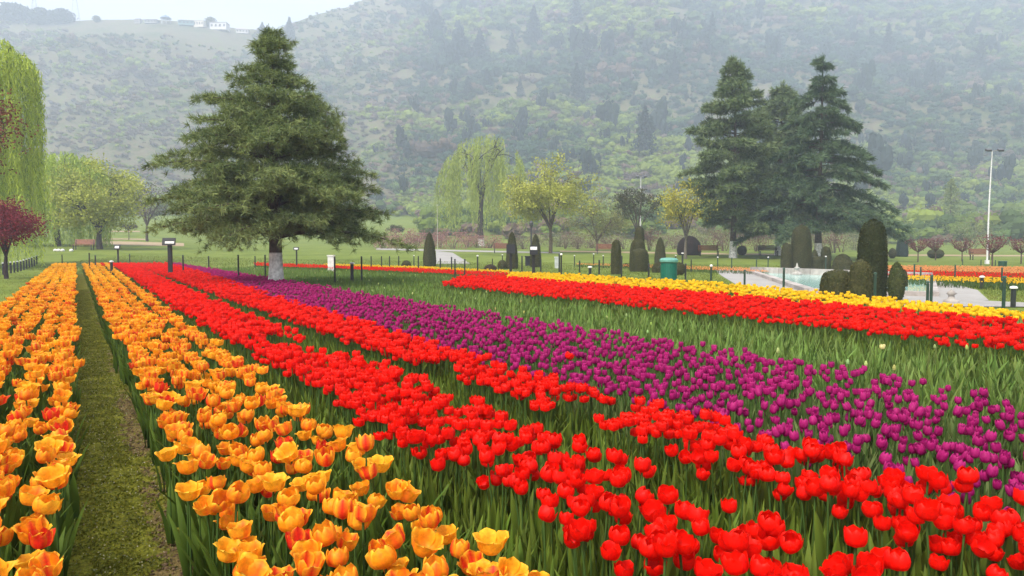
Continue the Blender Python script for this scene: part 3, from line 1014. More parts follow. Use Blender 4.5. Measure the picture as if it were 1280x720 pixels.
def conifer(name, label, px, y, H, prof, tr, white, start, step, nb, slope, droop, tufts, nlen, nwid, cols, seed, group=None, lobe=.15, spread=.55, sub=.42, dens=1.0, bare=None, ntwist=0.0, vary=.18):
    """Whorled branches with flat side shoots and needle tufts on them. prof: (height fraction, radius)."""
    rng = np.random.default_rng(seed)
    x, yy, z = at(px, y)
    root = empty(name, label, 'tree', (x, yy, z), 0, group)
    tk = MB()
    hs = np.linspace(-.15, H * .985, 9)
    wob = np.cumsum(rng.normal(0, .012 * H / 10, (9, 2)), 0)
    wob[:2] = 0
    tp = np.column_stack([wob, hs])
    trr = tr * np.clip(1 - hs / H, .06, 1) ** .9
    trr[0] *= 1.3
    trunk_tube(tk, tp, trr, white)
    pf, pr = np.array(prof).T
    P, D = [], []
    h = start
    while h < H * .99:
        Rr = float(np.interp(h / H, pf, pr))
        n = nb if Rr > .5 else max(3, nb - 2)
        a0 = rng.uniform(0, 2 * PI)
        for k in range(n):
            az = a0 + k * 2 * PI / n + rng.normal(0, .25)
            Lb = Rr * rng.uniform(1 - 1.6 * vary, 1 + .45 * vary) * (1 + lobe * math.sin(2 * az + seed) + lobe * .6 * math.sin(3 * az + h))
            if Lb < .08:
                Lb = .08
            hb = h + rng.normal(0, step * .35)
            f = np.linspace(0, 1, 6)
            dirv = np.array([math.cos(az), math.sin(az)])
            sl = slope + rng.normal(0, .10)
            bend = rng.normal(0, .12)
            side = np.array([-dirv[1], dirv[0]])
            cx, cy = np.interp(hb, hs, wob[:, 0]), np.interp(hb, hs, wob[:, 1])
            bp = np.column_stack([cx + dirv[0] * Lb * f + side[0] * bend * Lb * f ** 2, cy + dirv[1] * Lb * f + side[1] * bend * Lb * f ** 2,
                                  hb + Lb * (sl * f - droop * f ** 2)])
            rb = max(.008, tr * .28 * Lb / max(pr))
            tube(tk, bp, rb * (1 - .8 * f), BARK, 4)
            ns = max(3, int(Lb / .16 * dens))
            for fb in np.linspace(.16 if Lb < 1.2 else .25, 1.0, ns):
                p0 = np.array([np.interp(fb, f, bp[:, i]) for i in range(3)])
                for sg in (-1, 1):
                    ls = (sub * Lb * (1.05 - fb) + .12) * rng.uniform(.6, 1.2)
                    ang = az + sg * rng.uniform(.6, 1.2) + bend
                    dv = np.array([math.cos(ang), math.sin(ang), rng.normal(.05, .18) - droop * .4])
                    m = max(2, int(ls / .17 * dens))
                    for fs in np.linspace(.25, 1, m):
                        P.append(p0 + dv * ls * fs + rng.normal(0, .03, 3) - np.array([0, 0, droop * .25 * ls * fs ** 2]))
                        D.append(dv * .8 + np.array([dirv[0], dirv[1], 0]) * .5)
        h += step * (.75 + .5 * rng.random()) * (1 if h < H * .8 else .7)
    # leader
    for fh in np.linspace(.93, 1, 5):
        P.append(np.array([np.interp(H * fh, hs, wob[:, 0]), np.interp(H * fh, hs, wob[:, 1]), H * fh])); D.append(np.array([0, 0, 1.]))
    P, D = np.array(P), unit(np.array(D))
    if bare is not None:
        kk = bare(P, rng)
        P, D = P[kk], D[kk]
    M = len(P)
    tuftc = np.clip(rng.normal(.45, .22, M) + .35 * (fbm(P[:, 0] * 1.6 + 9, P[:, 2] * 1.6 + P[:, 1], seed, 2) - .5), 0, 1)
    PP, DD, CCi = np.repeat(P, tufts, 0), np.repeat(D, tufts, 0), np.repeat(tuftc, tufts)
    dd = unit(DD * .75 + rng.normal(0, spread, (M * tufts, 3)) + np.array([0, 0, ntwist]))
    c = mixc(cols[0], cols[1], np.clip(CCi + rng.normal(0, .12, M * tufts), 0, 1))
    cr = MB()
    blades(cr, PP + rng.normal(0, .02, PP.shape), dd, rng.uniform(.7, 1.2, M * tufts) * nlen, nwid, rng, c * .85, c * 1.15, tip=.35)
    tk.build('trunk', M_BARK, root, True)
    cr.build('crown', M_NEEDLE, root)
    return root

# the big pine at the edge of the purple bed
_H = 7.0
_pp = [(0.0, 1.7), (.14, 2.8), (.22, 3.25), (.34, 3.15), (.43, 2.8), (.52, 2.5), (.61, 2.25), (.70, 1.85), (.77, 1.4), (.82, .85), (.855, .34), (.89, .50), (.935, .52), (.97, .22), (1.0, .05)]
conifer('pine_tree', 'broad dark green pine with whitewashed trunk standing in the flower beds', 345, 20.0, _H, _pp, .20, 1.12, 1.62, .29, 8, .34, .32,
        20, .145, .015, ((.070, .108, .034), (.24, .285, .09)), 5, lobe=.10, spread=.95, sub=.44, dens=1.0, ntwist=.06, vary=.25)

# the three tall conifers across the lawn
_ca = [(0, 3.6), (.18, 4.5), (.35, 4.6), (.5, 4.1), (.65, 3.3), (.78, 2.5), (.88, 1.7), (.95, .9), (1, .1)]
conifer('pine_tree', 'tall layered pine with whitewashed trunk beyond the lawn bench', 916, 60, 15.7, _ca, .26, 1.35, 3.2, .92, 7, .14, .14,
        14, .42, .070, ((.052, .092, .034), (.20, .25, .095)), 12, 'tall conifers across the lawn', lobe=.16, spread=.60, sub=.36, dens=.6, vary=.22)
conifer('pine_tree', 'paler conifer half hidden between the tall pine and the drooping cedar', 972, 68, 15.6, [(0, 3.4), (.2, 4.8), (.5, 4.2), (.75, 3.0), (.9, 1.5), (1, .1)], .26, 1.3, 2.6, .7, 6, .12, .2,
        13, .48, .08, ((.060, .100, .040), (.20, .25, .10)), 13, 'tall conifers across the lawn', lobe=.16, spread=.55, sub=.46, dens=.5, vary=.24)
_cc = [(0, 5.2), (.15, 6.2), (.31, 5.3), (.47, 3.9), (.67, 2.8), (.80, 1.9), (.88, 1.15), (.94, .55), (1, .06)]
conifer('cedar_tree', 'dark cedar with drooping pointed tiers and a spire top', 1022, 58, 15.6, _cc, .27, 1.3, 3.1, 1.15, 9, .10, .36,
        14, .40, .060, ((.032, .068, .032), (.125, .18, .078)), 14, 'tall conifers across the lawn', lobe=.2, spread=.42, sub=.32, dens=.7, ntwist=-.30, vary=.20)

def broadleaf(name, label, px, y, H, crown, cz, tr, fork, nl, ns, nt, lpt, lsize, cols, bark, seed, group=None, white=0.0, cat='tree', lean=0.0, shape=None, sd=.5, z=None, twig=True, hollow=.45):
    """Trunk, forking limbs, twigs and leaf clusters inside an uneven crown (rx, ry, rz)."""
    rng = np.random.default_rng(seed)
    x, yy, zz = at(px, y)
    root = empty(name, label, cat, (x, yy, zz if z is None else z), 0, group)
    tk, cr = MB(), MB()
    fk = np.array([lean * fork, 0, fork])
    pts = bez((0, 0, -.1), (rng.normal(0, .1) * fork, 0, fork * .5), fk, 6)
    trunk_tube(tk, pts, tr * np.linspace(1.15, .72, 6), white, bark, 8)
    C0 = np.array([lean * cz, 0, cz])
    cr_r = np.array(crown, float)
    ends = []
    for i in range(nl):
        az = i * 2 * PI / nl + rng.normal(0, .35)
        el = rng.uniform(-.25, 1.0)
        u = np.array([math.cos(az) * math.cos(el), math.sin(az) * math.cos(el), math.sin(el)])
        tgt = C0 + u * cr_r * rng.uniform(.45, .72)
        midp = fk + (tgt - fk) * .45 + np.array([0, 0, .18 * np.linalg.norm(tgt - fk)])
        lp = bez(fk, midp, tgt, 7)
        tube(tk, lp, tr * np.linspace(.55, .16, 7), bark, 5)
        for j in range(ns):
            b0 = lp[rng.integers(2, 7)]
            uu = unit(u + rng.normal(0, .62, 3))
            t2 = C0 + uu * cr_r * rng.uniform(.65, 1.02)
            sp = bez(b0, (b0 + t2) / 2 + rng.normal(0, .12, 3) * cr_r.mean(), t2, 5)
            tube(tk, sp, tr * np.linspace(.17, .05, 5), bark, 4)
            for k in range(nt):
                c0 = sp[rng.integers(1, 5)]
                t3 = c0 + unit(rng.normal(0, 1, 3) + uu * .9) * cr_r.mean() * rng.uniform(.12, .34)
                if twig:
                    tube(tk, np.array([c0, (c0 + t3) / 2 + rng.normal(0, .03, 3), t3]), tr * np.array([.055, .035, .02]), bark, 3)
                ends.append(t3)
    E = np.array(ends)
    if shape is not None:
        E = E[shape(E, rng)]
    cc = np.clip(rng.normal(.5, .25, len(E)), 0, 1)
    P = np.repeat(E, lpt, 0) + rng.normal(0, 1, (len(E) * lpt, 3)) * sd * np.array([1, 1, .75])
    P[:, 2] = np.maximum(P[:, 2], .1)
    c = mixc(cols[0], cols[1], np.clip(np.repeat(cc, lpt) + rng.normal(0, .15, len(P)), 0, 1))
    leaf_quads(cr, P, lsize * rng.uniform(.7, 1.3, len(P)), lsize * .6 * rng.uniform(.7, 1.2, len(P)), rng, c)
    tk.build('trunk', M_BARK, root, True)
    cr.build('crown', M_FOL, root)
    return root

def willow(name, label, px, y, H, rx, ry, top0, bottom, tr, nstr, lsize, cols, seed, group=None, white=0.0, lean=0.0, fork=.35, limbs=7, z=None, side=None, gap=.0, up=.9, skew=0.0, holes=0.0):
    """A trunk with arching limbs and curtains of hanging leafy strands."""
    rng = np.random.default_rng(seed)
    x, yy, zz = at(px, y)
    root = empty(name, label, 'tree', (x, yy, zz if z is None else z), 0, group)
    tk, cr = MB(), MB()
    fk = np.array([lean * H * fork, 0, H * fork])
    trunk_tube(tk, bez((0, 0, -.1), (lean * H * .3 - .02 * H, 0, H * fork * .5), fk, 7), tr * np.linspace(1.2, .75, 7), white, (.06, .05, .04), 8)
    def dome(u, v):          # u, v in the unit disc, fuller on one side
        r2 = np.clip(u * u + v * v, 0, 1)
        bump = .10 * (fbm(u * 2.3 + 5, v * 2.3, seed, 2) - .5) * H
        bump = bump + skew * u * H * (1 - r2 * .3)
        return np.stack([u * rx + lean * H * .5, v * ry, top0 + (H - top0) * np.sqrt(1 - r2 * .96) + bump], -1)
    for i in range(limbs):
        az = i * 2 * PI / limbs + rng.normal(0, .3)
        rr_ = rng.uniform(.35, .8)
        tgt = dome(np.array([rr_ * math.cos(az)]), np.array([rr_ * math.sin(az)]))[0] - np.array([0, 0, .06 * H])
        lp = bez(fk, fk + (tgt - fk) * np.array([.45, .45, up]), tgt, 8)
        tube(tk, lp, tr * np.linspace(.6, .12, 8), (.06, .05, .04), 5)
        for j in range(4):
            b0 = lp[rng.integers(3, 8)]
            a2 = az + rng.normal(0, .6)
            r2 = np.clip(rr_ + rng.uniform(-.1, .35), 0, .97)
            t2 = dome(np.array([r2 * math.cos(a2)]), np.array([r2 * math.sin(a2)]))[0]
            tube(tk, bez(b0, (b0 + t2) / 2 + np.array([0, 0, .06 * H]), t2, 5), tr * np.linspace(.2, .05, 5), (.06, .05, .04), 4)
    r = np.sqrt(rng.random(nstr)) ** .8
    a = rng.uniform(0, 2 * PI, nstr)
    # strands gather in curtains
    a = a + .12 * np.sin(a * 9 + seed)
    S0 = dome(r * np.cos(a), r * np.sin(a))
    if side is not None:
        S0 = S0[side(S0)]
    P, CI = [], []
    bot = bottom * (1 + .0 * S0[:, 0])
    clump = fbm(S0[:, 0] / rx * 3.2 + 3, S0[:, 1] / ry * 3.2, seed + 2, 2)
    for k in range(len(S0)):
        p0 = S0[k]
        zend = bot[k] + (p0[2] - bot[k]) * np.clip(rng.normal(.18 + 1.1 * (clump[k] - .42), .22), -.04, .85)
        ln = p0[2] - zend
        if clump[k] < holes:
            continue
        n = max(3, int(ln / (lsize * .55)))
        f = np.linspace(0, 1, n)
        outw = unit(np.array([p0[0] - lean * H * .5, p0[1], 0]) + 1e-6)
        o = (1 - np.exp(-f * 5)) * .10 * rx * (.4 + rng.random() * .6)
        sway = .02 * H * np.sin(f * 4 + rng.uniform(0, 6)) * f
        q = p0[None] + outw[None] * o[:, None] + np.stack([sway, 0 * f, -ln * f], 1) + rng.normal(0, lsize * .18, (n, 3))
        P.append(q)
        CI.append(np.full(n, np.clip(rng.normal(.5, .34) + (clump[k] - .5) * .5, 0, 1)))
    P, CI = np.concatenate(P), np.concatenate(CI)
    if gap:
        kk = rng.random(len(P)) > gap
        P, CI = P[kk], CI[kk]
    D = unit(rng.normal(0, .38, P.shape) + np.array([0, 0, -1]))
    c = mixc(cols[0], cols[1], np.clip(CI + rng.normal(0, .15, len(P)), 0, 1))
    blades(cr, P, D, lsize * rng.uniform(.8, 1.4, len(P)), lsize * .22, rng, c * .9, c * 1.1, tip=.3)
    tk.build('trunk', M_BARK, root, True)
    cr.build('crown', M_FOL, root)
    return root

YG0, YG1 = (.11, .16, .030), (.23, .29, .062)
# willows
willow('willow_tree', 'pale green weeping willow with whitewashed foot beyond the white path', 602, 98, 14.4, 5.6, 5.0, 8.4, 2.6, .36, 680, .36, ((.20, .26, .045), (.40, .46, .10)), 31,
       white=1.0, lean=.0, fork=.42, gap=.12, skew=.07, holes=.40)
willow('willow_tree', 'tall bright green weeping willow at the edge of the view', -26, 42, 12.9, 3.3, 3.0, 11.0, .5, .30, 1100, .22, ((.17, .25, .020), (.52, .60, .070)), 32, gap=.10, holes=.36)
willow('willow_tree', 'drooping mid green willow between the bright willow and the yellow tree', 74, 74, 9.4, 5.0, 4.0, 5.4, .4, .25, 1100, .32, ((.20, .29, .034), (.44, .54, .075)), 33, gap=.05)
# spring trees
broadleaf('spreading_tree', 'wide yellow-green tree with dark forked trunk above the bench', 126, 68, 7.6, (4.0, 3.6, 2.7), 4.9, .26, 1.6, 7, 6, 5, 60, .24, ((.22, .25, .035), (.45, .47, .08)), (.05, .045, .04), 41, white=.0, sd=.42)
broadleaf('spreading_tree', 'yellow-green spring tree with thin bare twigs above, beside the weeping willow', 688, 70, 9.2, (4.3, 3.8, 3.2), 5.6, .17, 2.2, 8, 7, 7, 46, .22, ((.25, .27, .04), (.50, .50, .09)), (.11, .085, .055), 42, sd=.34,
          shape=lambda E, r: (E[:, 2] < 6.2) | (r.random(len(E)) < .22))
broadleaf('spreading_tree', 'low dull green tree barely in leaf behind the bench', 746, 78, 5.6, (3.6, 3.2, 2.0), 3.5, .15, 1.0, 7, 6, 6, 18, .2, ((.15, .16, .05), (.27, .28, .09)), (.12, .095, .07), 43, sd=.38)
broadleaf('spreading_tree', 'small dark umbrella-crowned tree on a slender forked trunk', 797, 62, 5.7, (2.3, 1.9, .9), 4.5, .12, 1.9, 7, 5, 5, 22, .15, ((.045, .06, .032), (.11, .10, .058)), (.10, .085, .07), 44, sd=.15)
broadleaf('spreading_tree', 'sparse yellow-leaved tree with crooked pale trunk beside the dark round bush', 857, 58, 5.8, (2.2, 2.0, 1.7), 4.1, .12, 1.5, 6, 5, 6, 14, .19, ((.26, .26, .03), (.48, .42, .06)), (.13, .11, .085), 45, sd=.28)
broadleaf('spreading_tree', 'dark brown budding tree behind the far lawn terraces', 185, 95, 7.5, (3.0, 2.6, 2.4), 5.0, .17, 2.0, 6, 5, 5, 10, .22, ((.07, .06, .035), (.12, .12, .05)), (.07, .055, .045), 46, sd=.4)
broadleaf('plum_tree', 'dark maroon plum tree beside the black fence', 8, 30, 3.1, (1.25, 1.2, .85), 2.1, .08, .9, 7, 6, 5, 40, .095, ((.10, .008, .016), (.26, .026, .042)), (.05, .035, .035), 47, 'maroon trees', sd=.20)
broadleaf('plum_tree', 'taller red-leaved tree with sparse drooping sprigs at the picture edge', -34, 26, 8.0, (1.5, 1.4, 2.2), 5.4, .12, 2.2, 7, 5, 5, 9, .11, ((.10, .022, .018), (.26, .060, .035)), (.06, .04, .035), 48, 'maroon trees', sd=.26)
broadleaf('umbrella_tree', 'tiny clipped umbrella tree alone on the far terraces', 162, 100, 2.2, (1.1, .9, .32), 1.75, .05, 1.2, 6, 4, 4, 14, .14, ((.05, .05, .03), (.10, .09, .05)), (.08, .06, .05), 49, sd=.12)
broadleaf('umbrella_tree', 'tiny clipped umbrella tree above the pink shrubs', 495, 92, 2.6, (1.2, 1.0, .35), 2.2, .05, 1.6, 6, 4, 4, 14, .14, ((.05, .05, .03), (.10, .09, .05)), (.08, .06, .05), 50, sd=.12)

# pink and red shrubs behind the lawn
def shrub(name, label, px, y, w, h, cols, seed, n=900, ls=.12, group=None, bark=(.09, .06, .05), stems=9, flat=1.0):
    rng = np.random.default_rng(seed)
    x, yy, z = at(px, y)
    root = empty(name, label, 'shrub', (x, yy, z), 0, group)
    tk, cr = MB(), MB()
    tips = []
    for k in range(stems):
        a = rng.uniform(0, 2 * PI)
        r_ = w / 2 * math.sqrt(rng.random())
        e = np.array([r_ * math.cos(a), r_ * math.sin(a) * flat, h * rng.uniform(.6, 1)])
        tube(tk, bez((e[0] * .15, e[1] * .15, -.05), (e[0] * .4, e[1] * .4, h * .5), e, 5), np.linspace(.03, .008, 5), bark, 4)
        for j in range(5):
            tips.append(e * np.array([1, 1, rng.uniform(.45, 1)]) + rng.normal(0, .12, 3) * w)
    tips = np.array(tips)
    P = tips[rng.integers(len(tips), size=n)] + rng.normal(0, .085, (n, 3)) * w
    P[:, 2] = np.clip(P[:, 2], .05, h * 1.08)
    leaf_quads(cr, P, ls * rng.uniform(.7, 1.3, n), ls * .6, rng, mixc(cols[0], cols[1], rng.random(n)))
    tk.build('stems', M_BARK, root)
    cr.build('foliage', M_FOL, root)
    return root
PINK = ((.20, .09, .075), (.42, .22, .19))
for i, (px, lab) in enumerate(((500, 'pink blossoming shrub in the far border, below the umbrella tree'), (522, 'pink blossoming shrub in the far border, just before the dark cone topiary'),
                               (551, 'pink blossoming shrub in the far border, at the foot of the flagpole'), (584, 'pink blossoming shrub in the far border, next to the willow trunk'))):
    shrub('blossom_shrub', lab, px, 88 + i, 3.2, 2.1, PINK, 300 + i, 1000, .15, 'pink shrubs in the far border')
for i, (px, w, lab) in enumerate(((905, 3.2, 'brownish red shrub behind the tall pine trunk'), (945, 3.6, 'brownish red shrub under the half hidden conifer'), (1042, 3.2, 'brownish red shrub under the cedar tips'),
                                  (812, 2.6, 'dull red shrub behind the stacked topiary'))):
    shrub('red_shrub', lab, px, 80, w, 2.5, ((.10, .05, .045), (.22, .12, .10)), 310 + i, 900, .15, 'red shrubs under the conifers')
for i, (px, w, h, lab) in enumerate(((985, 5, 3.2, 'pale olive bush under the conifers, by the dark double trunk'), (880, 5, 2.8, 'pale olive bush behind the sparse yellow tree'),
                                     (1068, 5, 3.0, 'pale olive bush behind the tallest topiary'), (700, 4, 1.6, 'low olive bush behind the yellow-green tree'), (1210, 6, 3.6, 'round light green bush far behind the lamp mast'))):
    shrub('olive_bush', lab, px, 96, w, h, ((.12, .13, .06), (.22, .22, .11)), 320 + i, 1300, .2, 'pale bushes at the foot of the hill')

BROWN = ((.13, .085, .065), (.27, .20, .15))
for grp, lab, cols, spots, w, h in (
        ('low pinkish shrubs of the far border', 'low pinkish shrub in the dense border row beneath the willow', PINK, (478, 511, 537, 566, 596, 612), 3.0, 1.5),
        ('low brownish shrubs behind the spring trees', 'low brownish twiggy shrub in the row behind the spring trees', BROWN, (655, 672, 706, 722, 738, 762, 780, 828, 842), 3.0, 1.7),
        ('low olive shrubs under the tall conifers', 'low olive twiggy shrub in the row under the tall conifers', ((.14, .14, .07), (.27, .26, .14)), (872, 893, 928, 952, 996, 1012, 1028, 1052, 1078, 1098), 3.6, 2.3)):
    for i, px in enumerate(spots):
        shrub('border_shrub', lab, px, 84 + (i * 5) % 7, w, h * (.85 + .1 * (i % 4)), cols, 360 + i + len(spots) * 10, 800, .15, grp)

# pruned vase-shaped bushes across the far lawn
def vase_bush(px, y, lab, seed, H=1.9):
    rng = np.random.default_rng(seed)
    x, yy, z = at(px, y)
    root = empty('vase_tree', lab, 'small tree', (x, yy, z), 0, 'pruned red vase trees across the far lawn')
    tk, cr = MB(), MB()
    fk = np.array([0, 0, H * .42])
    tube(tk, bez((0, 0, -.05), (.02, 0, H * .2), fk, 4), [.05, .045, .04, .035], (.09, .06, .05), 6)
    P = []
    for k in range(34):
        a, r_ = rng.uniform(0, 2 * PI), .85 * math.sqrt(rng.uniform(.05, 1))
        e = np.array([r_ * math.cos(a), r_ * math.sin(a), H * rng.uniform(.9, 1.02) - .12 * r_])
        lp = bez(fk, fk + np.array([e[0] * .75, e[1] * .75, .2 * H]), e, 5)
        tube(tk, lp, np.linspace(.022, .006, 5), (.12, .06, .055), 4)
        P.append(lp[2:] + rng.normal(0, .03, (3, 3)))
    P = np.concatenate(P)
    P = np.repeat(P, 5, 0) + rng.normal(0, .07, (len(P) * 5, 3))
    leaf_quads(cr, P, .11, .07, rng, mixc((.10, .03, .035), (.26, .10, .10), rng.random(len(P))))
    tk.build('trunk', M_BARK, root)
    cr.build('crown', M_FOL, root)
for i, (px, y, lab) in enumerate(((1147, 55, 'red vase-shaped tree next to the small dark bush'), (1169, 60, 'red vase-shaped tree rising behind the dark round bush'),
                                  (1202, 58, 'red vase-shaped tree standing alone on the lawn'), (1240, 48, 'red vase-shaped tree in front of the lamp mast'), (1276, 52, 'red vase-shaped tree past the lamp mast, cut by the picture edge'))):
    vase_bush(px, y, lab, 340 + i, 1.75 if i != 3 else 1.95)

# ------------------------------------------------------------------ clipped topiary
def topiary(label, px, y, w, h, kind, seed, col=((.030, .037, .013), (.072, .066, .028)), z0=0.0, group='clipped dark topiary', name='topiary', d=None):
    """One clipped yew: a close leafy body with leaf tips breaking its outline, on a short stem."""
    rng = np.random.default_rng(seed)
    x, yy, z = at(px, y)
    root = empty(name, label, 'topiary', (x, yy, z + z0), rng.uniform(0, 6), group)
    f = np.linspace(0, 1, 22)
    if kind == 'dome':
        r = np.interp(f, [0, .06, .3, .6, .85, .95, 1], [.86, .95, 1, .92, .62, .36, .03])
    elif kind == 'column':
        r = np.interp(f, [0, .05, .3, .7, .88, .96, 1], [.93, .98, 1, .93, .78, .52, .03])
    elif kind == 'cone':
        r = np.interp(f, [0, .05, .25, .6, .85, .95, 1], [.90, .98, 1, .80, .50, .28, .03])
    elif kind == 'ball':
        r = np.interp(f, [0, .06, .2, .5, .8, .94, 1], [.35, .60, .86, 1, .82, .45, .03])
    elif kind == 'drum':
        r = np.interp(f, [0, .04, .2, .75, .92, .98, 1], [.90, .97, 1, .97, .82, .5, .03])
    elif kind == 'egg':
        r = np.interp(f, [0, .06, .25, .5, .8, .94, 1], [.55, .74, .95, 1, .72, .40, .03])
    ns = 30
    th = np.arange(ns) * 2 * PI / ns
    TH, F = np.meshgrid(th, f)
    bump = 1 + .05 * (fbm(np.cos(TH) * 2 + np.sin(TH) * 1.3 + 7, F * 5 * h / w + seed, seed, 3) - .5)
    Rr = r[:, None] * w / 2 * bump
    yk = 1.0 if d is None else d / w
    V = np.stack([Rr * np.cos(TH), Rr * np.sin(TH) * yk, F * h * (1 + .0 * TH)], -1)
    body, cr = MB(), MB()
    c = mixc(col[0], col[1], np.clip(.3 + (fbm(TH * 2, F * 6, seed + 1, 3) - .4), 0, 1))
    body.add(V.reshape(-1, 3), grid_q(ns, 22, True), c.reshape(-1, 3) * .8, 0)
    n = int(np.clip(2600 * w * h, 1200, 9000))
    ti, fi = rng.uniform(0, 2 * PI, n), rng.random(n) ** .9
    ri = np.interp(fi, f, r) * w / 2 * (1 + .05 * (fbm(np.cos(ti) * 2 + np.sin(ti) * 1.3 + 7, fi * 5 * h / w + seed, seed, 3) - .5) + rng.uniform(-.01, .045, n))
    P = np.stack([ri * np.cos(ti), ri * np.sin(ti) * yk, fi * h * 1.012], 1)
    leaf_quads(body, P, rng.uniform(.025, .055, n), rng.uniform(.014, .026, n), rng, mixc(col[0], np.array(col[1]) * 1.3, rng.random(n)), 0)
    body.build('foliage', M_HEDGE, root)
    tube(cr, [(0, 0, -.1), (0, 0, .05), (0, 0, h * .2)], [.05, .045, .03], BARK, 6)
    cr.build('stem', M_BARK, root)
    return root

def top_px(label, px, ytop, ybase, wpx, kind, seed, Y=None, **k):
    """Topiary whose foot, top and width are read in the photograph."""
    y = gp(px, ybase)[1] if Y is None else Y
    x, _, z = at(px, y)
    ht = CAMZ + (HORIZ - ytop) / FPX * y - z
    return topiary(label, px, y, wpx / FPX * y, ht, kind, seed, **k)

top_px('tall narrow cone topiary beside the white path', 537, 291, 333, 16, 'cone', 401)
top_px('cone topiary behind the plain dark signpost', 640, 290, 336, 15, 'cone', 402)
top_px('cone topiary right behind the white-labelled sign', 669.5, 293, 334, 14, 'cone', 403)
top_px('slim leaning column topiary ahead of the bench', 770, 300, 343, 13, 'column', 404)
top_px('square column topiary standing at the back of the stacked trio', 799, 283, 336, 12.5, 'drum', 405)
top_px('middle dome topiary of the stacked trio', 797, 299, 337.5, 20, 'column', 406)
top_px('front low dome topiary of the stacked trio', 799, 310.5, 339.5, 24, 'column', 407)
top_px('tapered column topiary behind the green bin', 825, 297, 331, 14, 'cone', 408)
top_px('low rounded bush crouching before the tapered column', 821, 329, 341, 12, 'dome', 409)
top_px('low rounded bush next to the green bin', 849, 328, 344, 15, 'ball', 410)
top_px('broad dark dome bush under the sparse yellow tree', 861, 295, 319, 29, 'dome', 411, col=((.022, .020, .018), (.050, .034, .036)))
top_px('small ball bush by the stacked trio', 783, 329, 334, 8, 'ball', 412)
top_px('low round bush on the lawn near the tall cone', 508, 325.5, 335, 12, 'dome', 413)
top_px('flat brown mound bush ahead of the dark signpost', 613, 330.5, 339, 16, 'dome', 414, col=((.035, .026, .016), (.065, .045, .028)))
top_px('round dark mound bush touching the signpost cone', 628, 325, 336, 12, 'dome', 415)
top_px('round bush at the foot of the tall pine', 927, 307, 319, 12, 'ball', 416)
# round the pool
top_px('rounded pillar topiary at the far edge of the pool', 983, 304, 338, 14, 'column', 421)
top_px('tall thick pillar topiary at the back of the pool', 1001, 282, 338, 25, 'column', 422)
top_px('low block topiary against the thick pillar', 1020, 320, 338, 17, 'drum', 423)
top_px('little round top peeping over the low block', 1018, 312, 334, 9, 'dome', 424)
top_px('narrow mushroom topiary by the white-capped post', 1032, 308, 337, 13, 'column', 425)
top_px('dome topiary behind the wide block at the pool', 1053, 317.5, 344, 25, 'dome', 426)
top_px('wide low block topiary at the pool front', 1048, 337, 371, 33, 'drum', 427, Y=17.0, col=((.032, .040, .014), (.075, .070, .030)))
top_px('small side bush clinging to the wide low block', 1032, 341, 369, 13, 'dome', 428, Y=17.2)
top_px('medium dome topiary before the tallest one', 1076, 325, 374, 27, 'column', 429, Y=16.4, col=((.034, .040, .014), (.085, .078, .032)))
top_px('tallest topiary, a thick rounded pillar by the pool', 1090, 275, 375, 35, 'column', 430, Y=18.2, col=((.018, .026, .010), (.042, .046, .020)))
top_px('egg-shaped topiary past the tallest pillar', 1121, 328, 376, 20, 'egg', 431, col=((.030, .045, .014), (.070, .075, .028)))
top_px('small dome hidden at the back of the egg-shaped topiary', 1130, 337, 360, 9, 'dome', 432)
top_px('small dark cup-shaped bush on the far lawn', 1115, 310, 323, 9, 'ball', 433)
top_px('dark round bush under a red vase tree', 1169, 311, 323, 19, 'ball', 434)
top_px('pointed dark fir-like bush far across the lawn', 1127, 291, 318, 14, 'cone', 435, Y=70, col=((.022, .036, .034), (.045, .062, .055)))

# ------------------------------------------------------------------ plaza, pool, paths
def slab(name, px_pts, z, mat):
    mb = MB()
    sheet(mb, [gp(*p) for p in px_pts], z, (1, 1, 1))
    return tag(mb.build(name, mat), kind='structure')
slab('pavement', [(893, 336.5), (940, 336.5), (1060, 341), (1172, 350), (1222, 363), (1236, 376), (1130, 384), (1030, 374), (925, 359), (902, 345)], .012, M_PAVE)
slab('walkway', [(1130, 378), (1236, 377), (1300, 380), (1420, 384), (1420, 389), (1300, 384.5), (1130, 384)], .02, M_PAVE)
slab('garden_path', [(470, 310.2), (640, 314.2), (700, 315.5), (700, 317), (640, 316), (470, 312.4)], .02, M_PAVE)
slab('garden_path', [(545, 314), (566, 316), (588, 330), (545, 330)], .02, M_PAVE)
slab('gravel_path', [(120, 298), (182, 298.6), (182, 300.2), (120, 300)], .03, M_TAN)
slab('gravel_path', [(130, 288.4), (175, 288.8), (175, 290.2), (130, 290)], .03, M_TAN)
slab('gravel_path', [(120, 301), (230, 304), (230, 308), (135, 306)], .02, M_TAN)
slab('gravel_path', [(700, 313.5), (900, 316.5), (1000, 318), (1000, 319.6), (900, 318.4), (700, 315)], .02, M_TAN)
slab('gravel_path', [(1100, 318.5), (1160, 318.2), (1290, 319), (1290, 320.6), (1160, 320), (1100, 320.4)], .02, M_TAN)

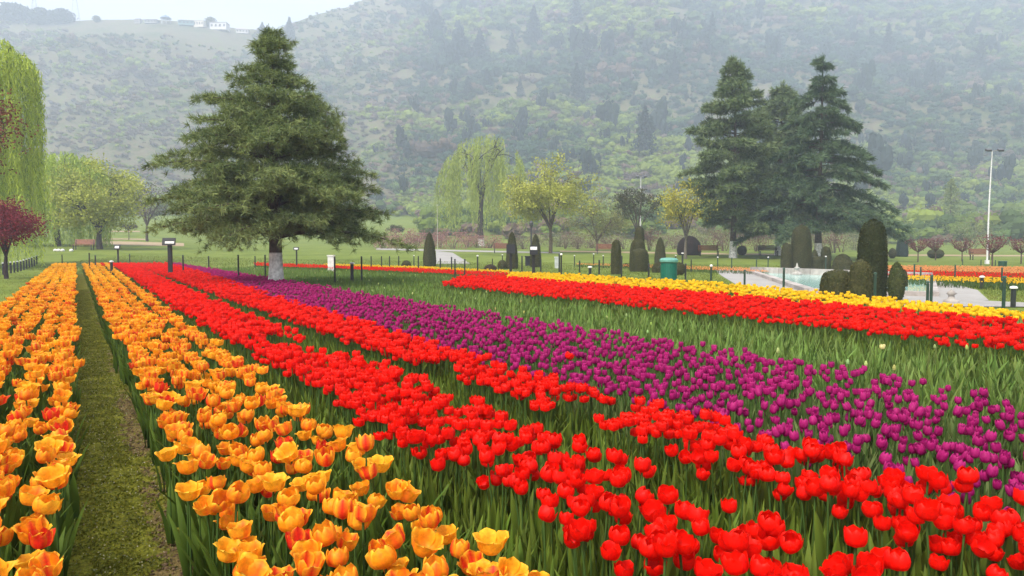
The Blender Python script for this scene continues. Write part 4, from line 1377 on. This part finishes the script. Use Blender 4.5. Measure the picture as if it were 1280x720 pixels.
pool = empty('fountain_pool', 'shallow pale green pool with low stone kerb between the topiaries', 'pool', (*gp(1080, 352), 0))
pc = [gp(940, 341.5), gp(1163, 351), gp(1166, 371), gp(1012, 366)]
off = np.array(pool.location)
wt, kb = MB(), MB()
cenp = np.mean(np.array(pc), 0)
sheet(wt, pc, .05, (1, 1, 1))
for i in range(4):
    a, b = np.array(pc[i]), np.array(pc[(i + 1) % 4])
    dv = b - a
    ln = np.linalg.norm(dv)
    hgt = .30 if i == 0 else .12
    mid = (a + b) / 2
    ns_ = max(2, int(ln / .9))
    for j in range(ns_):
        q = a + dv * (j + .5) / ns_
        kr = .75 + .4 * ((j * 37 + i * 11) % 10) / 10
        box(kb, (q[0], q[1], hgt / 2 + .012), (ln / ns_ - .025, .28, hgt), np.array((.37, .33, .30)) * kr, math.atan2(dv[1], dv[0]))
for mb_, nm, mt in ((wt, 'water', M_WATER), (kb, 'kerb', M_STONE)):
    o = mb_.build(nm, mt, pool)
    o.location = -off
ft = MB()
fx, fy = gp(996, 345)
lathe(ft, [(.42, 0), (.42, .10), (.30, .14), (.16, .2), (.13, .34), (.22, .40), (.22, .44), (.09, .50), (.07, .62), (.03, .72), (.01, .74)], (.33, .31, .28), 14)
o = ft.build('fountain', M_STONE, None, True)
o.location = (fx, fy, .06)
o.scale = (.55, .55, .72)
tag(o, 'small white stone fountain finial at the back of the pool', 'fountain')
ft2 = MB()
lathe(ft2, [(.16, 0), (.16, .05), (.08, .08), (.06, .16), (.11, .2), (.05, .26), (.01, .30)], (.33, .30, .27), 12)
fx, fy = gp(1189, 379)
o = ft2.build('garden_ornament', M_STONE, None, True)
o.location = (fx, fy, .02)
tag(o, 'small stone ornament on the kerb past the pool', 'ornament')

# ------------------------------------------------------------------ posts, bollard lights, signs
GREEN_P, DARK_P = (.018, .045, .028), (.016, .020, .018)
def post(label, px, ytop, Y, thick=.045, cap=None, col=DARK_P, group='thin fence posts round the flower beds', name='fence_post', cat='post'):
    x, y, z = at(px, Y)
    h = max(.35, CAMZ + (HORIZ - ytop) / FPX * Y - z)
    root = empty(name, label, cat, (x, y, z), 0, group)
    mb = MB()
    hh = h if cap is None else h - .05
    tube(mb, [(0, 0, -.05), (0, 0, hh * .5), (0, 0, hh - .012), (0, 0, hh)], [thick / 2, thick / 2, thick / 2, thick * .36], col, 8, cap=True)
    mb.build('shaft', M_PAINT, root)
    cp = MB()
    if cap is None:
        lathe(cp, [(thick * .3, hh), (thick * .62, hh + .006), (thick * .55, hh + .03), (.002, hh + .042)], np.array(col) * 1.5, 8)
    else:
        lathe(cp, [(thick * .45, hh - .002), (thick * .75, hh + .01), (thick * .75, hh + .04), (thick * .4, hh + .055), (.002, hh + .06)], cap, 8)
    cp.build('cap', M_PAINT, root)
    return root

WH = (.75, .73, .70)
# (photo x, top y, depth, cap, label)
POSTS = [
    (78, 319, 46, None, 'thin post at the far end of the orange bed left of the path'),
    (112, 317, 36, None, 'taller of two posts close together in the orange bed'),
    (119.5, 320, 34, None, 'shorter of two posts close together in the orange bed'),
    (162.5, 318, 45, None, 'thin post behind the far end of the red strips'),
    (229, 320, 27, None, 'thin post just past the big black sign'),
    (261, 321, 32, None, 'thin post under the outer boughs of the pine, far one'),
    (298, 320, 21.6, None, 'thin dark post in purple tulips ahead of the pine trunk'),
    (319, 321, 36, None, 'thin post on the lawn seen just before the pine trunk'),
    (331.5, 320, 23.5, None, 'thin dark post close beside the pine trunk'),
    (418.5, 323, 21.5, None, 'thin post in the green bed next to the white box'),
    (452, 322, 21.8, None, 'thin post past the short bollard in the green bed'),
    (464, 321, 38, None, 'far thin post behind the orange strip, first after the bollard'),
    (477, 321, 38, None, 'far thin post behind the orange strip, second after the bollard'),
    (487, 321, 37.5, None, 'far thin post behind the orange strip, third after the bollard'),
    (498.5, 321, 37, None, 'far thin post behind the orange strip, near the round bush'),
    (517.5, 319, 46, WH, 'thin white-capped post near the tall cone topiary'),
    (523, 321, 35, None, 'thin post standing before the tall cone topiary'),
    (550.5, 324, 34, None, 'thin post in front of the white paving'),
    (564.5, 322, 33, None, 'thin post at the edge of the white paving'),
    (568.7, 325, 25.0, None, 'dark post in the orange strip, first of a near pair'),
    (581, 325, 25.5, None, 'dark post in the orange strip, second of a near pair'),
    (597, 319, 31, WH, 'white-capped post midway between the cone topiaries'),
    (615.5, 324, 44, None, 'short far post behind the brown mound bush'),
    (628, 318, 48, WH, 'white-capped far post behind the round mound bush'),
    (652.5, 321, 31, None, 'thin post between the two cone topiaries with signs'),
    (676, 325, 30, None, 'thin post just past the white-labelled sign'),
    (699, 318, 29, None, 'dark post in a tight pair behind the yellow strip, back one'),
    (701.5, 317, 23, WH, 'white-capped post in a tight pair behind the yellow strip'),
    (718, 319, 45, WH, 'white-capped far post on the lawn before the low tree'),
    (724.5, 327, 24.5, None, 'short dark post behind the yellow strip, beside the bollard'),
    (742, 317, 44, WH, 'white-capped far post below the bench'),
    (749, 326, 26.5, None, 'thin post past the short bollard and before the slim column'),
    (754, 319, 43, WH, 'white-capped far post beside the slim column topiary'),
    (777, 321, 26, None, 'thin post touching the slim column topiary'),
    (811, 331, 20.5, None, 'short post just before the green bin'),
    (844.5, 319, 44, WH, 'white-capped far post above the green bin'),
    (857, 331, 20, None, 'short post just after the green bin'),
    (864, 325, 38, None, 'far thin post in front of the peach strip'),
    (889, 331, 18.5, WH, 'white-capped green post at the corner of the plaza'),
    (897, 321, 41, WH, 'white-capped far post by the bench near the tall pine'),
    (914.5, 323, 39, None, 'far thin post in front of the tall pine trunk'),
    (931, 339, 17.5, None, 'short dark post on the plaza edge, before the pool'),
    (945.5, 325, 38, None, 'far thin post along the peach strip past the tall pine'),
    (960, 321, 40, WH, 'white-capped far post behind the pool'),
    (980, 337, 15.8, None, 'dark post in front of the pool kerb'),
    (1032, 320, 38, WH, 'white-capped post ahead of the mushroom topiary'),
    (1094.5, 343, 13.5, None, 'green post in front of the tallest topiary'),
    (1143, 331, 27, None, 'dark post behind the pool, first by the red bed'),
    (1151, 335, 27, None, 'dark post behind the pool, second by the red bed'),
    (1160.5, 354, 13.2, None, 'short grey post next to the taller pool corner post'),
    (1165, 346, 12.8, None, 'taller dark post at the pool corner'),
    (1194, 332, 25, None, 'dark post ahead of the far yellow strip, by the paving'),
    (1203, 326, 50, None, 'far stub post behind the peach bed, first past the red trees'),
    (1226, 328, 49, None, 'far stub post behind the peach bed, near the lamp mast'),
    (1244, 328, 48, None, 'far stub post behind the peach bed, by the small bin'),
    (1252.7, 336, 22, None, 'slim post cutting across the far red strip'),
    (1256, 348, 11, None, 'bright green post close behind the yellow strip, last one'),
]
for px, yt, Y, cap, lab in POSTS:
    post(lab, px, yt, Y, .05 if Y < 26 else .06, cap, GREEN_P if px > 880 else DARK_P)
for px, yt, Y, lab in ((139.5, 326, 27, 'short thick bollard light in the red strip, white cap'), (440, 328, 22, 'short thick bollard light in the green bed, white cap'),
                       (737.5, 333, 25, 'short thick bollard light behind the yellow strip'), (853, 316, 42, 'thick bollard light under the sparse yellow tree'),
                       (1228, 345, 22.5, 'short bollard light on the lawn past the paving'), (1268, 358, 15.5, 'nearest bollard light on the lawn, close to the green post')):
    post(lab, px, yt, Y, .10, WH, DARK_P, 'short bollard lights', 'bollard_light', 'bollard light')

def sign(label, px, ytop, Y, bw, bh, white, pole_w=.10, z_off=0.0, tilt=-.25, col=(.012, .013, .014)):
    x, y, z = at(px, Y)
    h = CAMZ + (HORIZ - ytop) / FPX * Y - z
    root = empty('sign', label, 'sign', (x, y, z), 0)
    a = MB()
    box(a, (0, 0, (h - bh * .6) / 2 - .03), (pole_w, pole_w * .6, h - bh * .6 + .06), col)
    a.build('pole', M_PAINT, root)
    a = MB()
    box(a, (0, -.06, h - bh / 2), (bw, .05, bh), col, tilt=tilt)
    bd = a.build('board', M_PAINT, root)
    if white:
        a = MB()
        wx, wz, ww, wh = white
        box(a, (wx, -.094 + wz * math.tan(-tilt), h - bh / 2 + wz), (ww, .012, wh), (.72, .72, .70), tilt=tilt)
        a.build('label_plate', M_PAINT, bd)
    return root
sign('big black sign on a thick post in the red strips', 213, 297.5, 24.6, .43, .24, (.04, -.03, .30, .07), .13)
sign('small black sign with pale face at the end of the orange beds', 148, 306, 40, .33, .25, (0, .0, .22, .12), .08)
sign('grey small-headed sign on the lawn behind the pine', 371, 309, 40, .28, .16, (0, 0, .18, .08), .07)
sign('black sign with a white label strip behind the far red strip', 667, 307, 24.5, .26, .30, (0, .06, .22, .10), .10, tilt=-.1)
sign('plain dark sign board on a post before a cone topiary', 638.5, 305.5, 27.0, .32, .34, None, .09, tilt=-.1)

# ------------------------------------------------------------------ bins, boxes, benches, lamps
def bin_(label, px, ytop, Y, r, col, lid):
    x, y, z = at(px, Y)
    h = CAMZ + (HORIZ - ytop) / FPX * Y - z
    root = empty('litter_bin', label, 'bin', (x, y, z), .3)
    a = MB()
    lathe(a, [(.01, .02), (r * .86, .03), (r * .88, .10), (r * .90, .11), (r * .97, h * .88), (r * 1.0, h * .89)], col, 20)
    for k in range(20):
        th = k * PI / 10
        box(a, (r * .95 * math.cos(th), r * .95 * math.sin(th), h * .48), (.02, .035, h * .74), np.array(col) * .85, th)
    a.build('drum', M_PAINT, root)
    a = MB()
    lathe(a, [(r * 1.0, h * .86), (r * 1.14, h * .89), (r * 1.14, h * .94), (r * .95, h * .985), (r * .3, h), (.01, h)], lid, 20)
    a.build('lid', M_PAINT, root)
bin_('green ribbed litter bin with pale lid behind the yellow strip', 836, 322, 19.6, .215, (.006, .135, .085), (.10, .28, .22))
bin_('small dark green bin on the far lawn below the lamp mast', 1253, 326, 47, .24, (.015, .07, .04), (.04, .10, .07))

def utility_box(label, px, ytop, Y, w, col):
    x, y, z = at(px, Y)
    h = CAMZ + (HORIZ - ytop) / FPX * Y - z
    root = empty('utility_box', label, 'utility box', (x, y, z))
    a = MB(); box(a, (0, 0, h / 2 - .02), (w * .82, w * .6, h), col); a.build('cabinet', M_STONE, root)
    a = MB(); box(a, (0, 0, h + .0), (w, w * .75, .06), np.array(col) * 1.1); a.build('lid', M_STONE, root)
utility_box('small white box on the lawn behind the orange strip', 414, 319.5, 37, .36, (.62, .60, .56))
utility_box('black box beside the white-labelled sign', 660, 320.5, 46, .42, (.02, .02, .022))
utility_box('small grey box on the lawn by the yellow strip', 696, 321.5, 43, .30, (.42, .44, .42))

def bench(label, px, ybase, Y, w, rot=0.0, col=(.16, .060, .038)):
    x, y, z = at(px, Y)
    root = empty('bench', label, 'bench', (x, y, z), rot, 'wooden benches at the back of the lawn')
    a = MB()
    for k in range(4):
        box(a, (0, -.18 + k * .12, .44), (w, .095, .035), col)
    a.build('seat', M_WOOD, root)
    a = MB()
    for k in range(4):
        box(a, (0, .26 + k * .025, .55 + k * .115), (w, .03, .095), col, tilt=-.2)
    a.build('backrest', M_WOOD, root)
    for sx in (-1, 1):
        a = MB()
        box(a, (sx * w * .44, -.16, .21), (.06, .06, .46), (.03, .03, .03))
        box(a, (sx * w * .44, .20, .21), (.06, .06, .46), (.03, .03, .03))
        box(a, (sx * w * .44, .275, .62), (.05, .05, .55), (.03, .03, .03), tilt=-.2)
        box(a, (sx * w * .44, .02, .62), (.06, .46, .04), (.03, .03, .03))
        a.build('leg_frame', M_PAINT, root)
bench('wooden bench below the wide yellow-green tree', 105, 306, 66, 1.8, .0, (.26, .11, .08))
bench('wooden bench between the willow and the signpost cone', 627.5, 316, 70, 1.6, .1)
bench('wooden bench next to the slim column topiary', 757, 318, 68, 1.75, -.1)
bench('wooden bench between the dark dome bush and the tall pine', 886, 319, 64, 1.75, .0)
bench('low bench under the conifers near the double trunk', 960, 320, 66, 1.7, .0, (.08, .05, .04))
bench('wooden bench far across the lawn below the lamp mast', 1226, 323, 62, 1.8, .0)

def mast(label, px, ytop, Y, r, heads, col, lean=0.0):
    x, y, z = at(px, Y)
    h = CAMZ + (HORIZ - ytop) / FPX * Y - z
    root = empty('lamp_mast', label, 'lamp mast', (x, y, z))
    a = MB()
    tube(a, [(0, 0, -.1), (0, 0, h * .5), (lean * h, 0, h)], [r, r * .8, r * .55], col, 8)
    box(a, (0, 0, .12), (r * 3.4, r * 3.4, .3), col)
    a.build('pole', M_PAINT, root)
    for sx in heads:
        b = MB()
        tube(b, [(lean * h, 0, h - .02), (lean * h + sx * .2, -.1, h + .02), (lean * h + sx * .4, -.2, h)], .028, (.25, .25, .25), 6)
        ar = b.build('arm', M_PAINT, root)
        b = MB()
        box(b, (lean * h + sx * .42, -.24, h + .04), (.34, .26, .14), (.10, .10, .11), tilt=.5)
        b.build('floodlight', M_PAINT, ar)
mast('tall pale lamp mast with two floodlights beyond the far lawn', 1233.5, 190, 52, .062, (-1, 1), (.62, .61, .60), .012)
mast('thin lamp mast with two heads behind the umbrella-crowned tree', 800, 222, 80, .09, (-1, 1), (.50, .50, .48), .0)
fp = empty('flagpole', 'thin pale bare pole standing at the willow curtain', 'pole', at(547, 84))
a = MB(); tube(a, [(0, 0, -.1), (0, 0, 2.4), (0, 0, 4.9)], [.035, .03, .02], (.42, .40, .33), 8); a.build('shaft', M_PAINT, fp)
a = MB(); lathe(a, [(.02, 4.88), (.04, 4.91), (.035, 4.96), (.005, 5.0)], (.6, .58, .5), 8); a.build('finial', M_PAINT, fp)
lp = empty('lamp_post', 'dark thick lamp post half hidden behind the labelled sign', 'lamp post', at(664, 62))
a = MB(); tube(a, [(0, 0, -.1), (0, 0, 1.4), (0, 0, 2.5)], [.10, .07, .06], (.03, .03, .032), 8); a.build('shaft', M_PAINT, lp)
a = MB(); lathe(a, [(.06, 2.48), (.16, 2.55), (.18, 2.8), (.10, 2.95), (.01, 3.0)], (.04, .04, .042), 10); a.build('lantern', M_PAINT, lp)

# low black bollard fence beside the left lawn
fence = empty('post_fence', 'row of short black posts with pale caps below the maroon tree', 'fence', at(22, 34))
fo = np.array(fence.location)
A, Bp = np.array(gp(-40, 352)), np.array(gp(46, 331))
for k in range(19):
    q = A + (Bp - A) * (k / 18)
    a = MB()
    zb = gz(*q)
    tube(a, [(q[0], q[1], zb - .05), (q[0], q[1], zb + .3), (q[0], q[1], zb + .50), (q[0], q[1], zb + .52)], [.045, .045, .045, .03], (.015, .015, .017), 8)
    pst = a.build('post', M_PAINT, fence)
    pst.location = -fo
    a = MB()
    lathe(a, [(.03, zb + .519), (.05, zb + .53), (.045, zb + .57), (.005, zb + .585)], (.45, .45, .45), 8, cen=(q[0], q[1], 0))
    c_ = a.build('cap', M_PAINT, pst)
a = MB()
tube(a, [(A[0], A[1], .38 + gz(*A)), tuple((A + Bp) / 2) + (.38 + gz(*((A + Bp) / 2)),), (Bp[0], Bp[1], .38 + gz(*Bp))], .014, (.02, .02, .022), 6)
r_ = a.build('rail', M_PAINT, fence); r_.location = -fo

# white stones near the far bench
for i, px in enumerate((70, 74, 79, 90)):
    x, y, z = at(px, 63)
    a = MB(); lathe(a, [(.10, -.03), (.17, .04), (.15, .14), (.07, .20), (.01, .21)], (.70, .68, .64), 9)
    o = a.build('edging_stone', M_STONE, None, True); o.location = (x, y, z); o.rotation_euler = (0, 0, i)
    tag(o, 'white painted stone at the foot of the drooping willow' if i < 3 else 'white painted stone beside the far bench', 'stone', 'white painted stones')

# ------------------------------------------------------------------ hillside: woods, single trees, houses, pylons
rng = np.random.default_rng(90)
def clump(n, rx, rz, ls, seed, up=.55, lumps=4):
    """A far-off bush or tree crown: a few knobbly lumps with leaf sprays breaking their outline."""
    r_ = np.random.default_rng(seed)
    m = MB()
    cs = np.column_stack([r_.normal(0, .42, (lumps, 2)) * rx, rz * (up + r_.uniform(-.25, .3, lumps))])
    rs = r_.uniform(.24, .46, lumps)
    for c0, r0 in zip(cs, rs):
        f = np.linspace(0, 1, 6)
        th = np.arange(8) * PI / 4
        TH, F = np.meshgrid(th, f)
        rr = np.sin(PI * np.clip(F, .02, .98)) * r0 * (1 + .45 * (r_.random(TH.shape) - .5))
        V = np.stack([c0[0] + rr * np.cos(TH) * rx, c0[1] + rr * np.sin(TH) * rx, c0[2] - np.cos(PI * F) * r0 * rz * .85], -1)
        m.add(V.reshape(-1, 3), grid_q(8, 6, True), r_.uniform(.8, 1.15) * np.ones((48, 3)))
    k = r_.integers(lumps, size=n)
    u = unit(r_.normal(size=(n, 3)))
    P = cs[k] + u * rs[k][:, None] * np.array([rx, rx, rz * .85]) * r_.uniform(.8, 1.6, (n, 1))
    leaf_quads(m, P, ls * r_.uniform(.6, 1.3, n), ls * .6 * r_.uniform(.7, 1.2, n), r_, r_.uniform(.88, 1.14, (n, 1)) * np.ones((1, 3)))
    return tmpl((m, 0, (0, 0, 0)))
CL = [clump(150, 1, .95, .22, 600 + k, .55, 5) for k in range(5)]
CLC = [clump(60, .55, 1.5, .30, 620 + k, .85, 6) for k in range(3)]
N = 27000
az = rng.uniform(-.80, .80, N)
yd = 212 + (800 - 212) * rng.random(N) ** 1.25
X, Y = az * yd, yd
Z = ground_z(X, Y)
dens = fbm(X / 55 + 3, Y / 70, 91, 3)
leftbare = np.clip((-.18 - az) / .1, 0, 1)
rr_ = np.interp(az, _paz, _pr)
keep = (dens + rng.normal(0, .09, N) > .30 + .10 * leftbare) & ~((az > -.59) & (az < -.345) & (yd > rr_ - 75)) & (yd < rr_ - 4)
X, Y, Z, az, dens, yd = X[keep], Y[keep], Z[keep], az[keep], dens[keep], yd[keep]
n = len(X)
tone = .5 + 1.5 * (fbm(X / 75 + 11, Y / 75 + 5, 93, 3) - .5) + rng.normal(0, .10, n) + np.clip(.12 - (yd - 300) / 1500, -.1, .12)
pal = np.array([(.055, .085, .055), (.105, .145, .065), (.16, .205, .075), (.22, .26, .095), (.18, .14, .115), (.14, .115, .10)])
ci = np.clip(((tone - .25) / .5 * 4), 0, 3.99).astype(int)
brown = rng.random(n) < np.where(az < -.15, .45, .16)
ci = np.where(brown, rng.integers(4, 6, n), ci)
pal = np.clip(pal.mean(1, keepdims=True) + (pal - pal.mean(1, keepdims=True)) * 1.45, .015, 1)
tint = pal[ci] * rng.uniform(.88, 1.14, (n, 1))
scrub = np.array([(.105, .125, .060), (.15, .145, .08), (.19, .15, .12), (.17, .21, .075), (.125, .105, .09)])
scrub = np.clip(scrub.mean(1, keepdims=True) + (scrub - scrub.mean(1, keepdims=True)) * 1.5, .015, 1)
lf = (az < -.12) & (rng.random(n) < np.clip((-.10 - az) / .15, 0, .8))
tint[lf] = scrub[np.clip(((tone[lf] + rng.normal(0, .12, lf.sum()) - .2) / .6 * 5), 0, 4.99).astype(int)] * rng.uniform(.88, 1.12, (lf.sum(), 1))
size = rng.gamma(3.2, .66, n) * np.where(az < -.15, .75, 1.12) + .8
size *= np.clip(yd / 420, .55, 1.25) * np.where(lf, .66, 1.0)
mb = MB()
con = (rng.random(n) < .025) & (az > -.25)
for k in range(5):
    i = np.nonzero((np.arange(n) % 5 == k) & ~con)[0]
    scatter(mb, CL[k], np.stack([X[i], Y[i], Z[i]], 1), rng.uniform(0, 6.3, len(i)), size[i], tint[i])
for k in range(3):
    i = np.nonzero((np.arange(n) % 3 == k) & con)[0]
    scatter(mb, CLC[k], np.stack([X[i], Y[i], Z[i]], 1), rng.uniform(0, 6.3, len(i)), size[i] * 1.5, np.array([[.035, .052, .042]]) * rng.uniform(.8, 1.2, (len(i), 1)))
tag(mb.build('hillside_woods', M_HILLVEG), 'hazy scrub and woods covering the hillside', 'woods', kind='stuff')

# belt of trees at the foot of the hill
mb = MB()
N = 900
az = rng.uniform(-.78, .78, N)
yd = rng.uniform(125, 215, N)
k = ~((az < -.12) & (yd < 195))
az, yd = az[k], yd[k]
X, Y = az * yd, yd
Z = ground_z(X, Y)
n = len(X)
tint = pal[rng.choice([1, 2, 3, 4, 2], n)] * rng.uniform(.75, 1.2, (n, 1))
size = rng.gamma(5, .36, n) + .7
CB = [clump(240, 1, 1.0, .17, 650 + k, .55, 6) for k in range(4)]
for k in range(4):
    i = np.nonzero(np.arange(n) % 4 == k)[0]
    scatter(mb, CB[k], np.stack([X[i], Y[i], Z[i]], 1), rng.uniform(0, 6.3, len(i)), size[i], tint[i])
tag(mb.build('foothill_woods', M_HILLVEG), 'mixed thicket along the foot of the hill', 'woods', kind='stuff')

def hill_tree(name, label, px, ybase, ht_px, w_px, cols, seed, shape='conifer', group='single trees standing out on the hillside', Y=None):
    r_ = np.random.default_rng(seed)
    if ybase is None:
        a_ = (px - 640) / FPX
        y = float(np.interp(a_, _paz, _pr)) - 10
        x = a_ * y
    elif Y is None:
        x, y = gp(px, ybase)
    else:
        x, y, _ = at(px, Y)
    z = gz(x, y)
    H, W = ht_px / FPX * y, w_px / FPX * y
    root = empty(name, label, 'tree', (x, y, z - .3), 0, group)
    a = MB(); tube(a, [(0, 0, -.5), (0, 0, H * .4), (0, 0, H * .9)], [W * .05 + .05, W * .03 + .04, .03], BARK, 5); a.build('trunk', M_BARK, root)
    n = 900
    f = r_.random(n)
    prof = {'conifer': np.interp(f, [0, .12, .5, .85, 1], [.7, 1, .62, .22, .03]), 'poplar': np.interp(f, [0, .15, .5, .85, 1], [.4, .85, 1, .6, .08]),
            'round': np.interp(f, [0, .25, .55, .85, 1], [.35, .9, 1, .7, .1])}[shape]
    th = r_.uniform(0, 6.28, n)
    rad = prof * W / 2 * np.sqrt(r_.random(n)) * (1 + .25 * np.sin(th * 3 + f * 22))
    a = MB()
    leaf_quads(a, np.stack([rad * np.cos(th), rad * np.sin(th), (.08 + .92 * f) * H], 1), W * .16 * r_.uniform(.7, 1.3, n), W * .10, r_, mixc(cols[0], cols[1], r_.random(n)))
    a.build('crown', M_HILLVEG, root)
DK = ((.022, .036, .034), (.050, .070, .055))
for i, (px, yb, h, w, lab) in enumerate((
        (806, 196, 62, 30, 'broad dark conifer on the lower slope above the umbrella-crowned tree'), (733, 82, 48, 20, 'dark slender conifer high on the slope, above the spring tree'),
        (721, 124, 44, 20, 'dark conifer mid-slope below the slender one'), (843, 108, 46, 14, 'narrow blue-dark conifer mid-slope near the tall pine'),
        (609, 112, 26, 16, 'small dark conifer above the willow crown'), (585, 122, 26, 16, 'small dark conifer mid-slope, left of its twin'),
        (650, 122, 24, 12, 'tiny dark conifer beside a pale clearing'), (667, 55, 46, 24, 'dark conifer near the top of the wooded slope'),
        (640, 72, 30, 18, 'dark conifer low in the upper grove'), (545, 52, 38, 34, 'dark rounded conifer leading the upper grove'),
        (575, 78, 42, 34, 'dark bulky conifer inside the upper grove'), (600, 82, 44, 26, 'dark conifer at the lower tip of the upper grove'),
        (362, 52, 30, 16, 'dark conifer on the ridge just past the pine top'), (328, 44, 16, 12, 'small dark tree on the ridge by the pine top'),
        (720, 30, 34, 20, 'faint conifer near the upper picture edge'), (890, 60, 44, 16, 'faint narrow conifer high above the tall pine'),
        (1165, 120, 44, 18, 'faint conifer high on the misty slope'), (1225, 90, 46, 18, 'faint conifer at the misty upper slope above the lamp mast'),
        (1110, 70, 40, 18, 'faint conifer on the misty slope above the cedar'))):
    hill_tree('hill_conifer', lab, px, yb, h, w, DK, 700 + i)
hill_tree('poplar_tree', 'pale green narrow poplar at the foot of the misty slope', 1186, 292, 68, 22, ((.15, .19, .06), (.26, .30, .11)), 730, 'poplar', None, 150)
for i, (px, yb, h, w, c0, lab) in enumerate(((30, 36, 20, 44, 0, 'wide dark grove tree on the ridge above the bright willow'), (62, 36, 20, 30, 0, 'dark ridge tree next to the first pylon'),
                                           (88, 36, 18, 28, 0, 'dark ridge tree at the foot of the second pylon'), (270, 32, 12, 14, 1, 'light green tree between the ridge houses'), (130, 30, 8, 10, 1, 'small bush on the bare ridge'))):
    hill_tree('ridge_tree', lab, px, None, h, w, DK if c0 == 0 else ((.09, .11, .05), (.16, .18, .08)), 740 + i, 'round')

def ridge_at(px, back=14):
    a_ = (px - 640) / FPX
    y = float(np.interp(a_, _paz, _pr)) - back
    return a_ * y, y

def house(label, px, ybase, wpx, hpx, wall, roof, flat=False, seed=0):
    x, y = ridge_at(px)
    z = gz(x, y)
    W, H = wpx / FPX * y, hpx / FPX * y
    root = empty('hill_house', label, 'house', (x, y, z - .6), .15 * (seed % 3 - 1), 'houses along the ridge')
    hw = H * (.62 if not flat else .85) + .6
    a = MB(); box(a, (0, 0, hw / 2), (W, W * .6, hw), wall); wl = a.build('wall', M_STONE, root)
    a = MB()
    if flat:
        box(a, (0, 0, hw + .15), (W * 1.06, W * .66, .3), roof)
    else:
        rh = H * .38
        v = [(-W * .55, -W * .36, hw), (W * .55, -W * .36, hw), (W * .55, W * .36, hw), (-W * .55, W * .36, hw), (-W * .42, 0, hw + rh), (W * .42, 0, hw + rh)]
        a.add(v, [(0, 1, 5, 4), (2, 3, 4, 5), (3, 2, 1, 0), (1, 2, 5, 5), (3, 0, 4, 4)], roof)
    a.build('roof', M_STONE, root)
    nw = 4
    for k in range(nw):
        a = MB(); box(a, ((k - (nw - 1) / 2) * W / nw, -W * .3 - .02, hw * .58), (W / nw * .5, .12, hw * .34), (.05, .055, .06)); a.build('window', M_PAINT, root)
house('small hut at the bare end of the ridge', 181, 27, 8, 6, (.30, .28, .26), (.20, .18, .18), False, 0)
house('long low grey house on the ridge', 198, 28, 15, 5, (.30, .30, .30), (.20, .17, .16), False, 1)
house('long teal-walled house on the ridge', 241, 29, 18, 7, (.16, .26, .26), (.30, .30, .30), False, 2)
house('pale cream house beside the light green ridge tree', 257, 30, 13, 8, (.62, .56, .46), (.50, .46, .42), True, 3)
house('white flat-roofed house stepping down the ridge', 281, 35, 20, 9, (.62, .60, .58), (.45, .40, .38), True, 4)
house('last small white house before the pine top', 309, 41, 14, 6, (.60, .57, .54), (.42, .34, .30), False, 5)
x, y = ridge_at(215); z = gz(x, y)
pv = empty('pavilion', 'open pavilion with blue pointed roof on the ridge', 'pavilion', (x, y, z))
a = MB(); lathe(a, [(4.6, 4.2), (3.2, 5.6), (1.2, 6.6), (.1, 7.4)], (.13, .20, .30), 10); a.build('roof', M_PAINT, pv)
for k in range(6):
    a = MB(); tube(a, [(3.6 * math.cos(k * PI / 3), 3.6 * math.sin(k * PI / 3), -1), (3.6 * math.cos(k * PI / 3), 3.6 * math.sin(k * PI / 3), 4.4)], .2, (.4, .4, .4), 5); a.build('column', M_STONE, pv)

def pylon(label, px, ybase, hpx, seed):
    x, y = ridge_at(px, 4)
    z = gz(x, y)
    H = hpx / FPX * y
    root = empty('pylon', label, 'pylon', (x, y, z - .5), .3 * seed, 'lattice pylons on the ridge')
    a = MB()
    w0, w1 = H * .11, H * .018
    hs = np.linspace(0, 1, 7)
    def cor(k, f):
        w = w0 + (w1 - w0) * min(1, f * 1.35)
        return np.array([(-1, 1, 1, -1)[k] * w, (-1, -1, 1, 1)[k] * w, f * H])
    for k in range(4):
        tube(a, [cor(k, f) for f in hs], H * .006, (.42, .43, .45), 4)
        for j in range(6):
            tube(a, [cor(k, hs[j]), (cor(k, hs[j]) + cor((k + 1) % 4, hs[j + 1])) / 2, cor((k + 1) % 4, hs[j + 1])], H * .0035, (.42, .43, .45), 3)
    a.build('tower', M_PAINT, root)
    for f in (.72, .84, .95):
        a = MB(); tube(a, [(-H * .16, 0, f * H), (0, 0, f * H + .01 * H), (H * .16, 0, f * H)], H * .006, (.42, .43, .45), 4); a.build('crossarm', M_PAINT, root)
pylon('lattice pylon rising from the ridge grove', 54, 33, 44, 1)
pylon('broader lattice pylon next along the ridge, past the grove', 104, 30, 46, 2)
print('objects', len(bpy.data.objects), 'tris', sum(len(m.polygons) for m in bpy.data.meshes))
